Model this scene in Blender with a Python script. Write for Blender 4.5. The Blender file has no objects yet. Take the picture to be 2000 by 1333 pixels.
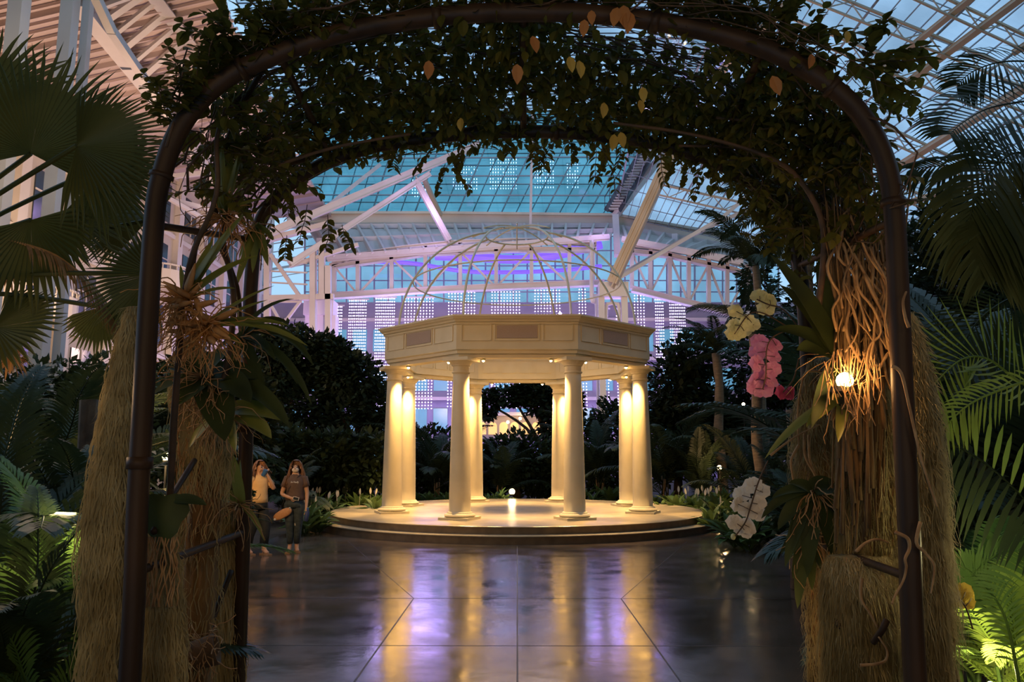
import bpy, math, random
from mathutils import Vector, Matrix, Quaternion, noise
V = Vector
PI = math.pi
R = math.radians
rnd = random.Random(7)
sc = bpy.context.scene
COL = sc.collection

# ------------------------------------------------------------------ camera
F = 1500.0
HOR = 886.0
TILT = math.atan((HOR - 666.5) / F)
CAM = V((0, 0, 1.65))
cd = bpy.data.cameras.new('camera')
cam = bpy.data.objects.new('camera', cd)
COL.objects.link(cam)
sc.camera = cam
cd.sensor_width = 36
cd.sensor_fit = 'HORIZONTAL'
cd.lens = F * 36 / 2000
cd.clip_end = 500
cd.clip_start = 0.05
cam.location = CAM
cam.rotation_euler = (PI / 2 + TILT, 0, math.atan(10 / F))
RM = cam.rotation_euler.to_matrix()


def ray(px, py):
    return RM @ V(((px - 1000) / F, -(py - 666.5) / F, -1))


def at(px, py, Y):
    d = ray(px, py)
    return CAM + d * (Y / d.y)


def atz(px, py, z):
    d = ray(px, py)
    return CAM + d * ((z - CAM.z) / d.z)


def onpl(px, py, p0, n):
    d = ray(px, py)
    return CAM + d * ((p0 - CAM).dot(n) / d.dot(n))


# ------------------------------------------------------------------ materials
MATS = {}


def mat(name, col, rough=0.6, metal=0.0, col2=None, scale=8.0, bump=0.0, bscale=None, emit=None, estr=0.0,
        trans=0.0, spec=0.5, stretch=None, detail=5, lo=0.35, hi=0.65, sample=False):
    m = bpy.data.materials.new(name)
    m.use_nodes = True
    nt = m.node_tree
    b = nt.nodes['Principled BSDF']
    b.inputs['Base Color'].default_value = (*col, 1)
    b.inputs['Roughness'].default_value = rough
    b.inputs['Metallic'].default_value = metal
    b.inputs['Specular IOR Level'].default_value = spec
    tc = None
    if col2 or bump:
        tc = nt.nodes.new('ShaderNodeTexCoord')
        mp = nt.nodes.new('ShaderNodeMapping')
        nt.links.new(tc.outputs['Object'], mp.inputs[0])
        if stretch:
            mp.inputs['Scale'].default_value = stretch
    if col2:
        n = nt.nodes.new('ShaderNodeTexNoise')
        n.inputs['Scale'].default_value = scale
        n.inputs['Detail'].default_value = detail
        nt.links.new(mp.outputs[0], n.inputs['Vector'])
        r = nt.nodes.new('ShaderNodeValToRGB')
        r.color_ramp.elements[0].position = lo
        r.color_ramp.elements[0].color = (*col, 1)
        r.color_ramp.elements[1].position = hi
        r.color_ramp.elements[1].color = (*col2, 1)
        nt.links.new(n.outputs['Fac'], r.inputs[0])
        nt.links.new(r.outputs[0], b.inputs['Base Color'])
    if bump:
        n2 = nt.nodes.new('ShaderNodeTexNoise')
        n2.inputs['Scale'].default_value = bscale or scale * 2
        n2.inputs['Detail'].default_value = 6
        nt.links.new(mp.outputs[0], n2.inputs['Vector'])
        bp = nt.nodes.new('ShaderNodeBump')
        bp.inputs['Strength'].default_value = bump
        bp.inputs['Distance'].default_value = 0.02
        nt.links.new(n2.outputs['Fac'], bp.inputs['Height'])
        nt.links.new(bp.outputs[0], b.inputs['Normal'])
    if emit:
        b.inputs['Emission Color'].default_value = (*emit, 1)
        b.inputs['Emission Strength'].default_value = estr
        if not sample:
            m.cycles.emission_sampling = 'NONE'
    if trans:
        # thin leaf: part of the light passes through
        t = nt.nodes.new('ShaderNodeBsdfTranslucent')
        t.inputs['Color'].default_value = (*(col2 or col), 1)
        mx = nt.nodes.new('ShaderNodeMixShader')
        mx.inputs[0].default_value = trans
        nt.links.new(b.outputs[0], mx.inputs[1])
        nt.links.new(t.outputs[0], mx.inputs[2])
        nt.links.new(mx.outputs[0], nt.nodes['Material Output'].inputs[0])
    MATS[name] = m
    return m


def glassmat(name, tint, gloss=0.06, rough=0.03):
    m = bpy.data.materials.new(name)
    m.use_nodes = True
    nt = m.node_tree
    nt.nodes.remove(nt.nodes['Principled BSDF'])
    t = nt.nodes.new('ShaderNodeBsdfTransparent')
    tc = nt.nodes.new('ShaderNodeTexCoord')
    n = nt.nodes.new('ShaderNodeTexNoise')
    n.inputs['Scale'].default_value = 0.35
    r = nt.nodes.new('ShaderNodeValToRGB')
    r.color_ramp.elements[0].position = 0.35
    r.color_ramp.elements[0].color = (*[c * 0.8 for c in tint], 1)
    r.color_ramp.elements[1].position = 0.65
    r.color_ramp.elements[1].color = (*tint, 1)
    nt.links.new(tc.outputs['Object'], n.inputs['Vector'])
    nt.links.new(n.outputs['Fac'], r.inputs[0])
    nt.links.new(r.outputs[0], t.inputs[0])
    g = nt.nodes.new('ShaderNodeBsdfGlossy')
    g.inputs['Roughness'].default_value = rough
    mx = nt.nodes.new('ShaderNodeMixShader')
    mx.inputs[0].default_value = gloss
    nt.links.new(t.outputs[0], mx.inputs[1])
    nt.links.new(g.outputs[0], mx.inputs[2])
    nt.links.new(mx.outputs[0], nt.nodes['Material Output'].inputs[0])
    return m


M_STEEL = mat('white painted steel', (0.62, 0.56, 0.52), 0.5, col2=(0.7, 0.65, 0.6), scale=0.6)
M_TAN = mat('tan painted steel', (0.5, 0.38, 0.24), 0.5, col2=(0.56, 0.44, 0.3), scale=0.6)
M_FASCIA = mat('cream fascia', (0.62, 0.55, 0.42), 0.5, col2=(0.7, 0.62, 0.48), scale=0.5)
M_DARKST = mat('dark mullion', (0.07, 0.08, 0.1), 0.4)
M_MULL = mat('grey mullion', (0.3, 0.32, 0.36), 0.4)
M_DECK = mat('roof deck', (0.5, 0.4, 0.36), 0.7, col2=(0.6, 0.47, 0.42), scale=0.3)
M_GLASSR = glassmat('skylight glass', (0.93, 0.95, 0.97))
M_GLASST = glassmat('teal gable glass', (0.47, 0.74, 0.76), 0.08)
M_GLASSW = glassmat('aqua window glass', (0.8, 0.93, 0.95), 0.06)
M_PLASTER = mat('gazebo plaster', (0.72, 0.6, 0.39), 0.5, col2=(0.77, 0.65, 0.44), scale=3, bump=0.05, bscale=40)
M_PANEL = mat('gazebo grille', (0.4, 0.29, 0.23), 0.6, col2=(0.46, 0.34, 0.27), scale=90)
M_DOME = mat('dome tube', (0.72, 0.66, 0.5), 0.4)
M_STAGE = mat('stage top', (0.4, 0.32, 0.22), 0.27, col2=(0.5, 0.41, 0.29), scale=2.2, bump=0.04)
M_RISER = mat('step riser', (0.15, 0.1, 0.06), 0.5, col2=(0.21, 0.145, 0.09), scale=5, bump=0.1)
M_ARCH = mat('bronze tube', (0.028, 0.017, 0.011), 0.5, metal=0.0, spec=.2, col2=(0.06, 0.032, 0.016), scale=6, bump=0.15, stretch=(1, 1, 0.3))
M_LEAF = mat('vine leaf', (0.055, 0.06, 0.01), 0.6, col2=(0.13, 0.115, 0.02), scale=6, trans=0.3, spec=.15)
M_LEAFY = mat('yellowing leaf', (0.45, 0.28, 0.04), 0.5, col2=(0.5, 0.36, 0.08), scale=9, trans=0.35)
M_LEAFB = mat('withered leaf', (0.38, 0.14, 0.03), 0.6, col2=(0.5, 0.22, 0.07), scale=9, trans=0.3)
M_STEM = mat('vine stem', (0.045, 0.028, 0.015), 0.7, col2=(0.09, 0.045, 0.02), scale=15)
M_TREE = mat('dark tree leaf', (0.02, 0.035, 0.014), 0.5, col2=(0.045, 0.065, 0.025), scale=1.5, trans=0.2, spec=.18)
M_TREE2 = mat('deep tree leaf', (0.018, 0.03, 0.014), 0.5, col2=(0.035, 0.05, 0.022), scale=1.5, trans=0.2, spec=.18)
M_FAN = mat('fan palm leaf', (0.045, 0.06, 0.02), 0.45, col2=(0.09, 0.1, 0.03), scale=3, trans=0.3, spec=.18)
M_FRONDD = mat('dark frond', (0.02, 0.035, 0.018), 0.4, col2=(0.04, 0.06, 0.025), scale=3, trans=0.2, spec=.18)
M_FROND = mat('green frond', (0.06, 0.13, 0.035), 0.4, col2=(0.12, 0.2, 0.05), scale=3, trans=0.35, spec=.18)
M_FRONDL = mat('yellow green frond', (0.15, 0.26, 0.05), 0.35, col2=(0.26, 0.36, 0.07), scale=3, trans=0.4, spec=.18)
M_GROUNDC = mat('ground cover leaf', (0.06, 0.11, 0.035), 0.4, col2=(0.11, 0.17, 0.05), scale=3, trans=0.25, spec=.18)
M_TRUNK = mat('palm trunk', (0.2, 0.13, 0.07), 0.8, col2=(0.3, 0.2, 0.11), scale=6, bump=0.5, stretch=(1, 1, 4))
M_BARK = mat('dark bark', (0.08, 0.05, 0.03), 0.9, col2=(0.15, 0.09, 0.05), scale=8, bump=0.6)
M_MOSS = mat('dry moss', (0.13, 0.09, 0.03), 0.9, col2=(0.34, 0.27, 0.12), scale=9, bump=0.8, bscale=45, stretch=(1, 1, 0.25))
M_MOSSG = mat('moss strand', (0.28, 0.22, 0.1), 0.9, col2=(0.46, 0.38, 0.2), scale=9, trans=0.15)
M_CORK = mat('cork bark', (0.1, 0.055, 0.022), 0.9, col2=(0.25, 0.15, 0.06), scale=7, bump=0.9, bscale=30, stretch=(1, 1, 0.3))
M_ROOT = mat('aerial root', (0.28, 0.15, 0.06), 0.8, col2=(0.42, 0.26, 0.12), scale=20)
M_ROOTO = mat('orange husk', (0.5, 0.22, 0.06), 0.6, col2=(0.62, 0.34, 0.13), scale=20, trans=0.2)
M_STRAP = mat('strap leaf', (0.14, 0.16, 0.025), 0.4, col2=(0.22, 0.23, 0.05), scale=5, trans=0.25)
M_STRAPD = mat('dark strap leaf', (0.025, 0.036, 0.012), 0.55, spec=.2, col2=(0.055, 0.075, 0.022), scale=5, trans=0.15)
M_OWH = mat('white petal', (0.78, 0.7, 0.6), 0.5, col2=(0.85, 0.78, 0.68), scale=25, trans=0.3)
M_OCR = mat('cream petal', (0.68, 0.66, 0.34), 0.5, col2=(0.78, 0.74, 0.42), scale=25, trans=0.3)
M_OPK = mat('pink petal', (0.58, 0.15, 0.36), 0.5, col2=(0.7, 0.32, 0.52), scale=30, trans=0.3)
M_OPK2 = mat('magenta petal', (0.6, 0.06, 0.16), 0.5, col2=(0.7, 0.12, 0.22), scale=30, trans=0.3)
M_OYL = mat('yellow petal', (0.65, 0.48, 0.05), 0.5, col2=(0.75, 0.58, 0.1), scale=30, trans=0.3)
M_LIP = mat('orchid lip', (0.5, 0.22, 0.03), 0.5)
M_WALL = mat('hotel wall', (0.5, 0.42, 0.32), 0.8, col2=(0.57, 0.49, 0.38), scale=0.4)
M_WALLP = mat('pale far wall', (0.3, 0.28, 0.36), 0.8, col2=(0.42, 0.38, 0.42), scale=0.4)
M_TRIMW = mat('white trim', (0.65, 0.58, 0.48), 0.6, col2=(0.7, 0.63, 0.52), scale=1)
M_DARKW = mat('dark window', (0.03, 0.04, 0.05), 0.15)
M_DARKSH = mat('dark shell', (0.05, 0.045, 0.04), 0.9)
M_SOIL = mat('dark soil', (0.02, 0.015, 0.01), 0.95, col2=(0.04, 0.03, 0.02), scale=6, bump=0.5)
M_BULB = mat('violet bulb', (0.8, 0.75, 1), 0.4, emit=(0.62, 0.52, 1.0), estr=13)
M_WARM = mat('warm lamp glass', (1, 0.8, 0.5), 0.4, emit=(1, 0.62, 0.24), estr=60)
M_WARMD = mat('warm small lamp', (1, 0.8, 0.5), 0.4, emit=(1, 0.78, 0.42), estr=18)
M_VIOL = mat('violet glow', (0.2, 0.1, 0.9), 0.4, emit=(0.16, 0.09, 0.85), estr=1.1)
M_WINLIT = mat('lit window', (0.6, 0.4, 0.2), 0.4, emit=(1, 0.55, 0.2), estr=0.9)
M_BLACK = mat('black metal', (0.02, 0.02, 0.02), 0.4)
M_SKIN = mat('skin', (0.55, 0.3, 0.18), 0.55, col2=(0.6, 0.34, 0.21), scale=6)
M_HAIR = mat('brown hair', (0.12, 0.05, 0.025), 0.5, col2=(0.2, 0.09, 0.04), scale=60, stretch=(1, 1, 0.1))
M_TEEB = mat('brown tee', (0.1, 0.06, 0.045), 0.8, col2=(0.13, 0.08, 0.06), scale=12, bump=0.2)
M_TEEY = mat('peach tee', (0.8, 0.5, 0.22), 0.8, col2=(0.85, 0.55, 0.26), scale=12, bump=0.2)
M_JEAN = mat('dark jeans', (0.03, 0.045, 0.055), 0.8, col2=(0.06, 0.08, 0.09), scale=20, bump=0.2)
M_BLK = mat('black trousers', (0.012, 0.014, 0.014), 0.8, col2=(0.02, 0.022, 0.02), scale=20)
M_SANDAL = mat('sandal', (0.3, 0.17, 0.08), 0.6)
M_WHITE = mat('white print', (0.7, 0.66, 0.62), 0.6)
M_BLUE = mat('blue plastic', (0.05, 0.16, 0.42), 0.35)
M_NAVY = mat('navy cloth', (0.04, 0.06, 0.17), 0.6)
M_BAG = mat('orange bag', (0.55, 0.26, 0.11), 0.5, col2=(0.62, 0.32, 0.15), scale=30)
M_FACE = mat('dark eye', (0.02, 0.012, 0.01), 0.3)
M_MASK = mat('pale face mask', (0.6, 0.5, 0.42), 0.7)
M_LIPS = mat('lips', (0.35, 0.1, 0.07), 0.5)


# ------------------------------------------------------------------ mesh builder
class MB:
    def __init__(s):
        s.v = []
        s.f = []
        s.m = []

    def add(s, vs, fs, mi=0):
        o = len(s.v)
        s.v.extend(tuple(v) for v in vs)
        s.f.extend(tuple(i + o for i in f) for f in fs)
        s.m.extend([mi] * len(fs))

    def box(s, c, sz, rz=0, mi=0, M=None):
        x, y, z = sz[0] / 2, sz[1] / 2, sz[2] / 2
        vs = [V((a * x, b * y, g * z)) for a in (-1, 1) for b in (-1, 1) for g in (-1, 1)]
        q = Matrix.Rotation(rz, 3, 'Z') if M is None else M
        vs = [q @ v + V(c) for v in vs]
        s.add(vs, [(0, 1, 3, 2), (4, 6, 7, 5), (0, 4, 5, 1), (2, 3, 7, 6), (0, 2, 6, 4), (1, 5, 7, 3)], mi)

    def beam(s, p, q, w, h, up=(0, 0, 1), mi=0):
        p, q = V(p), V(q)
        d = (q - p)
        L = d.length
        if L < 1e-6:
            return
        d.normalize()
        u = V(up)
        sd = d.cross(u)
        if sd.length < 1e-3:
            sd = d.cross(V((1, 0, 0)))
        sd.normalize()
        u = sd.cross(d)
        vs = []
        for e in (p, q):
            for a, b in ((-1, -1), (1, -1), (1, 1), (-1, 1)):
                vs.append(e + sd * a * w / 2 + u * b * h / 2)
        s.add(vs, [(0, 1, 5, 4), (1, 2, 6, 5), (2, 3, 7, 6), (3, 0, 4, 7), (0, 3, 2, 1), (4, 5, 6, 7)], mi)

    def tube(s, pts, r, n=8, mi=0, cap=True, wob=0, closed=False):
        pts = [V(p) for p in pts]
        k = len(pts)
        rs = r if isinstance(r, (list, tuple)) else [r] * k
        vs = []
        prev = None
        for i, p in enumerate(pts):
            if closed:
                d = pts[(i + 1) % k] - pts[i - 1]
            else:
                d = pts[min(i + 1, k - 1)] - pts[max(i - 1, 0)]
            if d.length < 1e-9:
                d = V((0, 0, 1))
            d.normalize()
            if prev is None:
                a = d.orthogonal().normalized()
            else:
                a = prev - d * prev.dot(d)
                if a.length < 1e-6:
                    a = d.orthogonal()
                a.normalize()
            prev = a
            b = d.cross(a)
            for j in range(n):
                t = 2 * PI * j / n
                rr = rs[i] * (1 + (wob * noise.noise(p * 9 + V((math.cos(t) * 2, math.sin(t) * 2, 0))) if wob else 0))
                vs.append(p + (a * math.cos(t) + b * math.sin(t)) * rr)
        fs = []
        for i in range(k - 1 + (1 if closed else 0)):
            for j in range(n):
                i2 = (i + 1) % k
                fs.append((i * n + j, i * n + (j + 1) % n, i2 * n + (j + 1) % n, i2 * n + j))
        if cap and not closed:
            fs.append(tuple(reversed(range(n))))
            fs.append(tuple((k - 1) * n + j for j in range(n)))
        s.add(vs, fs, mi)

    def lathe(s, prof, n=24, c=(0, 0, 0), mi=0, M=None):
        vs = []
        c = V(c)
        for r_, z in prof:
            for j in range(n):
                t = 2 * PI * j / n
                p = V((r_ * math.cos(t), r_ * math.sin(t), z))
                if M is not None:
                    p = M @ p
                vs.append(p + c)
        fs = []
        k = len(prof)
        for i in range(k - 1):
            for j in range(n):
                fs.append((i * n + j, i * n + (j + 1) % n, (i + 1) * n + (j + 1) % n, (i + 1) * n + j))
        fs.append(tuple(reversed(range(n))))
        fs.append(tuple((k - 1) * n + j for j in range(n)))
        s.add(vs, fs, mi)

    def ball(s, c, r, n=8, mi=0, sc_=(1, 1, 1)):
        vs = []
        m = max(3, n // 2)
        c = V(c)
        for i in range(1, m):
            ph = PI * i / m
            for j in range(n):
                t = 2 * PI * j / n
                vs.append(c + V((r * math.sin(ph) * math.cos(t) * sc_[0], r * math.sin(ph) * math.sin(t) * sc_[1], r * math.cos(ph) * sc_[2])))
        top = len(vs)
        vs.append(c + V((0, 0, r * sc_[2])))
        vs.append(c - V((0, 0, r * sc_[2])))
        fs = []
        for i in range(m - 2):
            for j in range(n):
                fs.append((i * n + j, (i + 1) * n + j, (i + 1) * n + (j + 1) % n, i * n + (j + 1) % n))
        for j in range(n):
            fs.append((top, j, (j + 1) % n))
            fs.append((top + 1, (m - 2) * n + (j + 1) % n, (m - 2) * n + j))
        s.add(vs, fs, mi)

    def quad(s, a, b, c, d, mi=0):
        s.add([a, b, c, d], [(0, 1, 2, 3)], mi)

    def slab(s, pts, n, t, mi=0):
        """polygon of points given thickness t along n"""
        k = len(pts)
        n = V(n)
        vs = [V(p) for p in pts] + [V(p) + n * t for p in pts]
        fs = [tuple(range(k)), tuple(reversed(range(k, 2 * k)))]
        for i in range(k):
            j = (i + 1) % k
            fs.append((i, i + k, j + k, j))
        s.add(vs, fs, mi)

    def leaf(s, p, d, n, L, w, mi=0, fold=0.14):
        """pointed oval leaf with a folded midrib"""
        d = V(d).normalized()
        n = V(n)
        sd = d.cross(n)
        if sd.length < 1e-4:
            sd = d.orthogonal()
        sd.normalize()
        n = sd.cross(d)
        vs = [p]
        fs = []
        for t, k in ((.18, .34), (.45, .5), (.75, .34)):
            z = -n * w * .2 * t * t
            vs += [p + d * L * t + sd * w * k + n * w * fold * k * 2 + z, p + d * L * t + z, p + d * L * t - sd * w * k + n * w * fold * k * 2 + z]
        vs.append(p + d * L - n * w * .22)
        fs = [(0, 2, 1), (0, 3, 2), (1, 2, 5, 4), (2, 3, 6, 5), (4, 5, 8, 7), (5, 6, 9, 8), (7, 8, 10), (8, 9, 10)]
        s.add(vs, fs, mi)

    def strap(s, p, d, L, w, droop=0.5, seg=8, mi=0, n=None, twist=0, prof=None, fold=0.18):
        """long blade curving down with gravity"""
        d = V(d).normalized()
        up = V(n) if n is not None else V((0, 0, 1))
        pos = V(p)
        vs = []
        st = L / seg
        for i in range(seg + 1):
            t = i / seg
            sd = d.cross(up)
            if sd.length < 1e-3:
                sd = V((1, 0, 0))
            sd.normalize()
            if twist:
                sd = Quaternion(d, twist * t) @ sd
            nn = sd.cross(d).normalized()
            ww = w * (prof(t) if prof else (math.sin(PI * min(1, 0.25 + 0.75 * t)) ** 0.7 if t < 1 else 0.02)) / 2
            vs += [pos + sd * ww + nn * ww * fold * 2, pos, pos - sd * ww + nn * ww * fold * 2]
            pos = pos + d * st
            d = (d + V((0, 0, -1)) * droop / seg).normalized()
        fs = []
        for i in range(seg):
            a = i * 3
            fs += [(a, a + 1, a + 4, a + 3), (a + 1, a + 2, a + 5, a + 4)]
        s.add(vs, fs, mi)

    def build(s, name, m, parent=None, smooth=False):
        me = bpy.data.meshes.new(name)
        me.from_pydata(s.v, [], s.f)
        ms = m if isinstance(m, (list, tuple)) else [m]
        for x in ms:
            me.materials.append(x)
        if len(ms) > 1:
            me.polygons.foreach_set('material_index', s.m)
        if smooth:
            me.polygons.foreach_set('use_smooth', [True] * len(s.f))
        me.update()
        o = bpy.data.objects.new(name, me)
        COL.objects.link(o)
        if parent:
            o.parent = parent
            o.matrix_parent_inverse = parent_inv(parent)
        return o


def parent_inv(p):
    if p.type != 'EMPTY':
        return Matrix.Identity(4)
    return (Matrix.Translation(p.location) @ p.rotation_euler.to_matrix().to_4x4()).inverted()


def tag(o, label=None, cat=None, group=None, kind=None):
    if label:
        o['label'] = label
    if cat:
        o['category'] = cat
    if group:
        o['group'] = group
    if kind:
        o['kind'] = kind
    return o


def thing(name, label, cat, loc=(0, 0, 0), group=None):
    o = bpy.data.objects.new(name, None)
    o.empty_display_size = 0.1
    COL.objects.link(o)
    o.location = loc
    return tag(o, label, cat, group)


def struct(name, mb, m, label=None, smooth=False):
    o = mb.build(name, m, smooth=smooth)
    o['kind'] = 'structure'
    if label:
        o['label'] = label
    return o


def lamp(kind, name, loc, energy, col, size=0.1, target=None, angle=None, blend=0.5, sizey=None):
    l = bpy.data.lights.new(name, kind)
    l.energy = energy
    l.color = col
    if kind == 'AREA':
        l.size = size
        if sizey:
            l.shape = 'RECTANGLE'
            l.size_y = sizey
    elif kind != 'SUN':
        l.shadow_soft_size = size
    if kind == 'SPOT':
        l.spot_size = angle or R(60)
        l.spot_blend = blend
    o = bpy.data.objects.new(name, l)
    COL.objects.link(o)
    o.location = loc
    if target is not None:
        o.rotation_euler = (V(target) - V(loc)).to_track_quat('-Z', 'Y').to_euler()
    return o


def spline(pts, k=6):
    """Catmull-Rom through points"""
    pts = [V(p) for p in pts]
    out = []
    n = len(pts)
    for i in range(n - 1):
        p0 = pts[max(i - 1, 0)]
        p1 = pts[i]
        p2 = pts[i + 1]
        p3 = pts[min(i + 2, n - 1)]
        for j in range(k):
            t = j / k
            out.append(0.5 * ((2 * p1) + (p2 - p0) * t + (2 * p0 - 5 * p1 + 4 * p2 - p3) * t * t + (3 * p1 - p0 - 3 * p2 + p3) * t ** 3))
    out.append(pts[-1])
    return out


def rv(s=1.0):
    return V((rnd.uniform(-1, 1), rnd.uniform(-1, 1), rnd.uniform(-1, 1))) * s


def rdir():
    while True:
        v = rv()
        if 0.05 < v.length < 1:
            return v.normalized()
# ================================================================== SETTING
GD = 19.1      # distance of the gazebo centre
RS = 4.45

# polished floor
m = mat('polished concrete', (0.065, 0.045, 0.034), 0.2, col2=(0.125, 0.088, 0.066), scale=0.9, detail=8, spec=0.65)
nt = m.node_tree
b = nt.nodes['Principled BSDF']
tc = nt.nodes.new('ShaderNodeTexCoord')
mp = nt.nodes.new('ShaderNodeMapping')
mp.inputs['Scale'].default_value = (1.2, 1.2, 1)
nt.links.new(tc.outputs['Object'], mp.inputs[0])
nz = nt.nodes.new('ShaderNodeTexNoise')
nz.inputs['Scale'].default_value = 1.6
nz.inputs['Detail'].default_value = 7
nt.links.new(mp.outputs[0], nz.inputs['Vector'])
mr = nt.nodes.new('ShaderNodeMapRange')
mr.inputs[1].default_value = 0.3
mr.inputs[2].default_value = 0.7
mr.inputs[3].default_value = 0.1
mr.inputs[4].default_value = 0.24
nt.links.new(nz.outputs['Fac'], mr.inputs[0])
nt.links.new(mr.outputs[0], b.inputs['Roughness'])
bz = nt.nodes.new('ShaderNodeTexNoise')
bz.inputs['Scale'].default_value = 3.0
bz.inputs['Detail'].default_value = 3
nt.links.new(mp.outputs[0], bz.inputs['Vector'])
bp = nt.nodes.new('ShaderNodeBump')
bp.inputs['Strength'].default_value = 0.25
bp.inputs['Distance'].default_value = 0.01
nt.links.new(bz.outputs['Fac'], bp.inputs['Height'])
nt.links.new(bp.outputs[0], b.inputs['Normal'])
b.inputs['IOR'].default_value = 1.85
M_FLOOR = m

f = MB()
f.box((0, 8.0, -0.1), (9.6, 19.0, 0.2))
struct('floor', f, M_FLOOR, 'dark polished concrete floor with sawn joints')
g = MB()
for sx in (-1, 1):
    g.box((sx * 22.4, 25, -0.12), (35.2, 74, 0.2))
g.box((0, 39.75, -0.12), (9.6, 44.5, 0.2))
struct('ground', g, M_SOIL, 'dark planted soil beds')
# sawn joints in the floor
j = MB()
for x in (-1.19, 0, 1.19):
    j.box((x, 5.6, 0.0005), (0.014, 7.1, 0.002))
j.box((0, 11.8, 0.0005), (0.014, 5.3, 0.002))
for y in (4.7, 6.96, 9.15):
    j.box((0, y, 0.0005), (9.4, 0.008, 0.002))
for sx in (-1, 1):
    j.beam((sx * 1.19, 9.15, .0005), (sx * 3.2, 14.9, .0005), 0.007, 0.002)
o = struct('trim_1', j, M_BLACK, 'thin dark sawn joint lines in the floor')

# ------------------------------------------------------------------ round stage
st = thing('round_stage', 'low round two-step stage of tan concrete under the white gazebo', 'stage', (0, GD, 0))
b1 = MB()
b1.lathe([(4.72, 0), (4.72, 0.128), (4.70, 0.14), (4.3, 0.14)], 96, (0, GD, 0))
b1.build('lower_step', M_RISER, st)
t1 = MB()
t1.lathe([(4.74, 0.135), (4.74, 0.15), (4.4, 0.15)], 96, (0, GD, 0))
t1.build('lower_tread', M_STAGE, st)
b2 = MB()
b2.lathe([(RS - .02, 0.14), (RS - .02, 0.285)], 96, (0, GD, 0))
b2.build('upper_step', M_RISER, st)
t2 = MB()
t2.lathe([(RS, 0.28), (RS + .005, 0.292), (RS - 0.01, 0.30), (0.01, 0.30)], 96, (0, GD, 0))
t2.build('upper_tread', M_STAGE, st)

# ------------------------------------------------------------------ gazebo
gz = thing('gazebo', 'white octagonal gazebo with eight columns and an open domed frame on the round stage', 'gazebo', (0, GD, 0.3))
RC = 3.106


def octa(r, z, off=0.0):
    return [V((r * math.sin(R(22.5 + 45 * k) + off), GD - r * math.cos(R(22.5 + 45 * k) + off), z)) for k in range(8)]


def ring_solid(mb, prof, mi=0):
    """prof: closed list of (circumradius, z) swept round the octagon"""
    k = len(prof)
    vs = []
    for r_, z in prof:
        vs += octa(r_, z)
    fs = []
    for i in range(k):
        i2 = (i + 1) % k
        for q in range(8):
            q2 = (q + 1) % 8
            fs.append((i * 8 + q, i * 8 + q2, i2 * 8 + q2, i2 * 8 + q))
    mb.add(vs, fs, mi)


ZB, ZT = 3.74, 4.54
e = MB()
ring_solid(e, [(3.30, ZB), (3.30, ZB + .06), (3.35, ZB + .08), (3.35, 4.34), (3.38, 4.36), (3.38, 4.38), (3.36, 4.4), (2.88, 4.4), (2.88, ZB)])
e.build('entablature', M_PLASTER, gz)
e = MB()
ring_solid(e, [(3.36, 4.385), (3.41, 4.405), (3.43, 4.44), (3.47, 4.46), (3.50, 4.5), (3.52, 4.505), (3.52, ZT), (2.9, ZT), (2.9, 4.385)])
e.build('cornice', M_PLASTER, gz)
e = MB()
ring_solid(e, [(3.24, ZB - .09), (3.24, ZB), (2.95, ZB), (2.95, ZB - .09)])
e.build('architrave', M_PLASTER, gz)
# inner ceiling lip seen from below
ap = math.cos(R(22.5))
for k in range(8):
    a = R(45 * k)
    fn = V((math.sin(a), -math.cos(a), 0))
    sd = V((math.cos(a), math.sin(a), 0))
    c = V((0, GD, 0)) + fn * (3.35 * ap)
    M = Matrix((sd, fn, V((0, 0, 1)))).transposed()
    # centre grille
    pb = MB()
    pb.box(c + V((0, 0, 4.19)) + fn * 0.004, (0.86, 0.02, 0.27), M=M)
    gp = pb.build('speaker_grille', M_PANEL, gz)
    gp['label'] = 'brown rectangular grille'
    # raised frames of the moulded panels
    fb = MB()
    for cx, w in ((-0.86, 0.62), (0.86, 0.62), (0, 0.94)):
        h = 0.34
        for dx, dz, ww, hh in ((0, h / 2, w, .018), (0, -h / 2, w, .018), (-w / 2, 0, .018, h), (w / 2, 0, .018, h)):
            fb.box(c + V((0, 0, 4.18 + dz)) + fn * 0.006 + sd * (cx + dx), (ww, 0.022, hh), M=M)
    # same panels on the inner face
    ci = V((0, GD, 0)) + fn * (2.88 * ap)
    for cx in (-0.75, -0.25, 0.25, 0.75):
        w, h = 0.42, 0.36
        for dx, dz, ww, hh in ((0, h / 2, w, .018), (0, -h / 2, w, .018), (-w / 2, 0, .018, h), (w / 2, 0, .018, h)):
            fb.box(ci + V((0, 0, 4.1 + dz)) - fn * 0.004 + sd * (cx + dx), (ww, 0.02, hh), M=M)
    fb.build('panel_moulding', M_PLASTER, gz)

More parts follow.
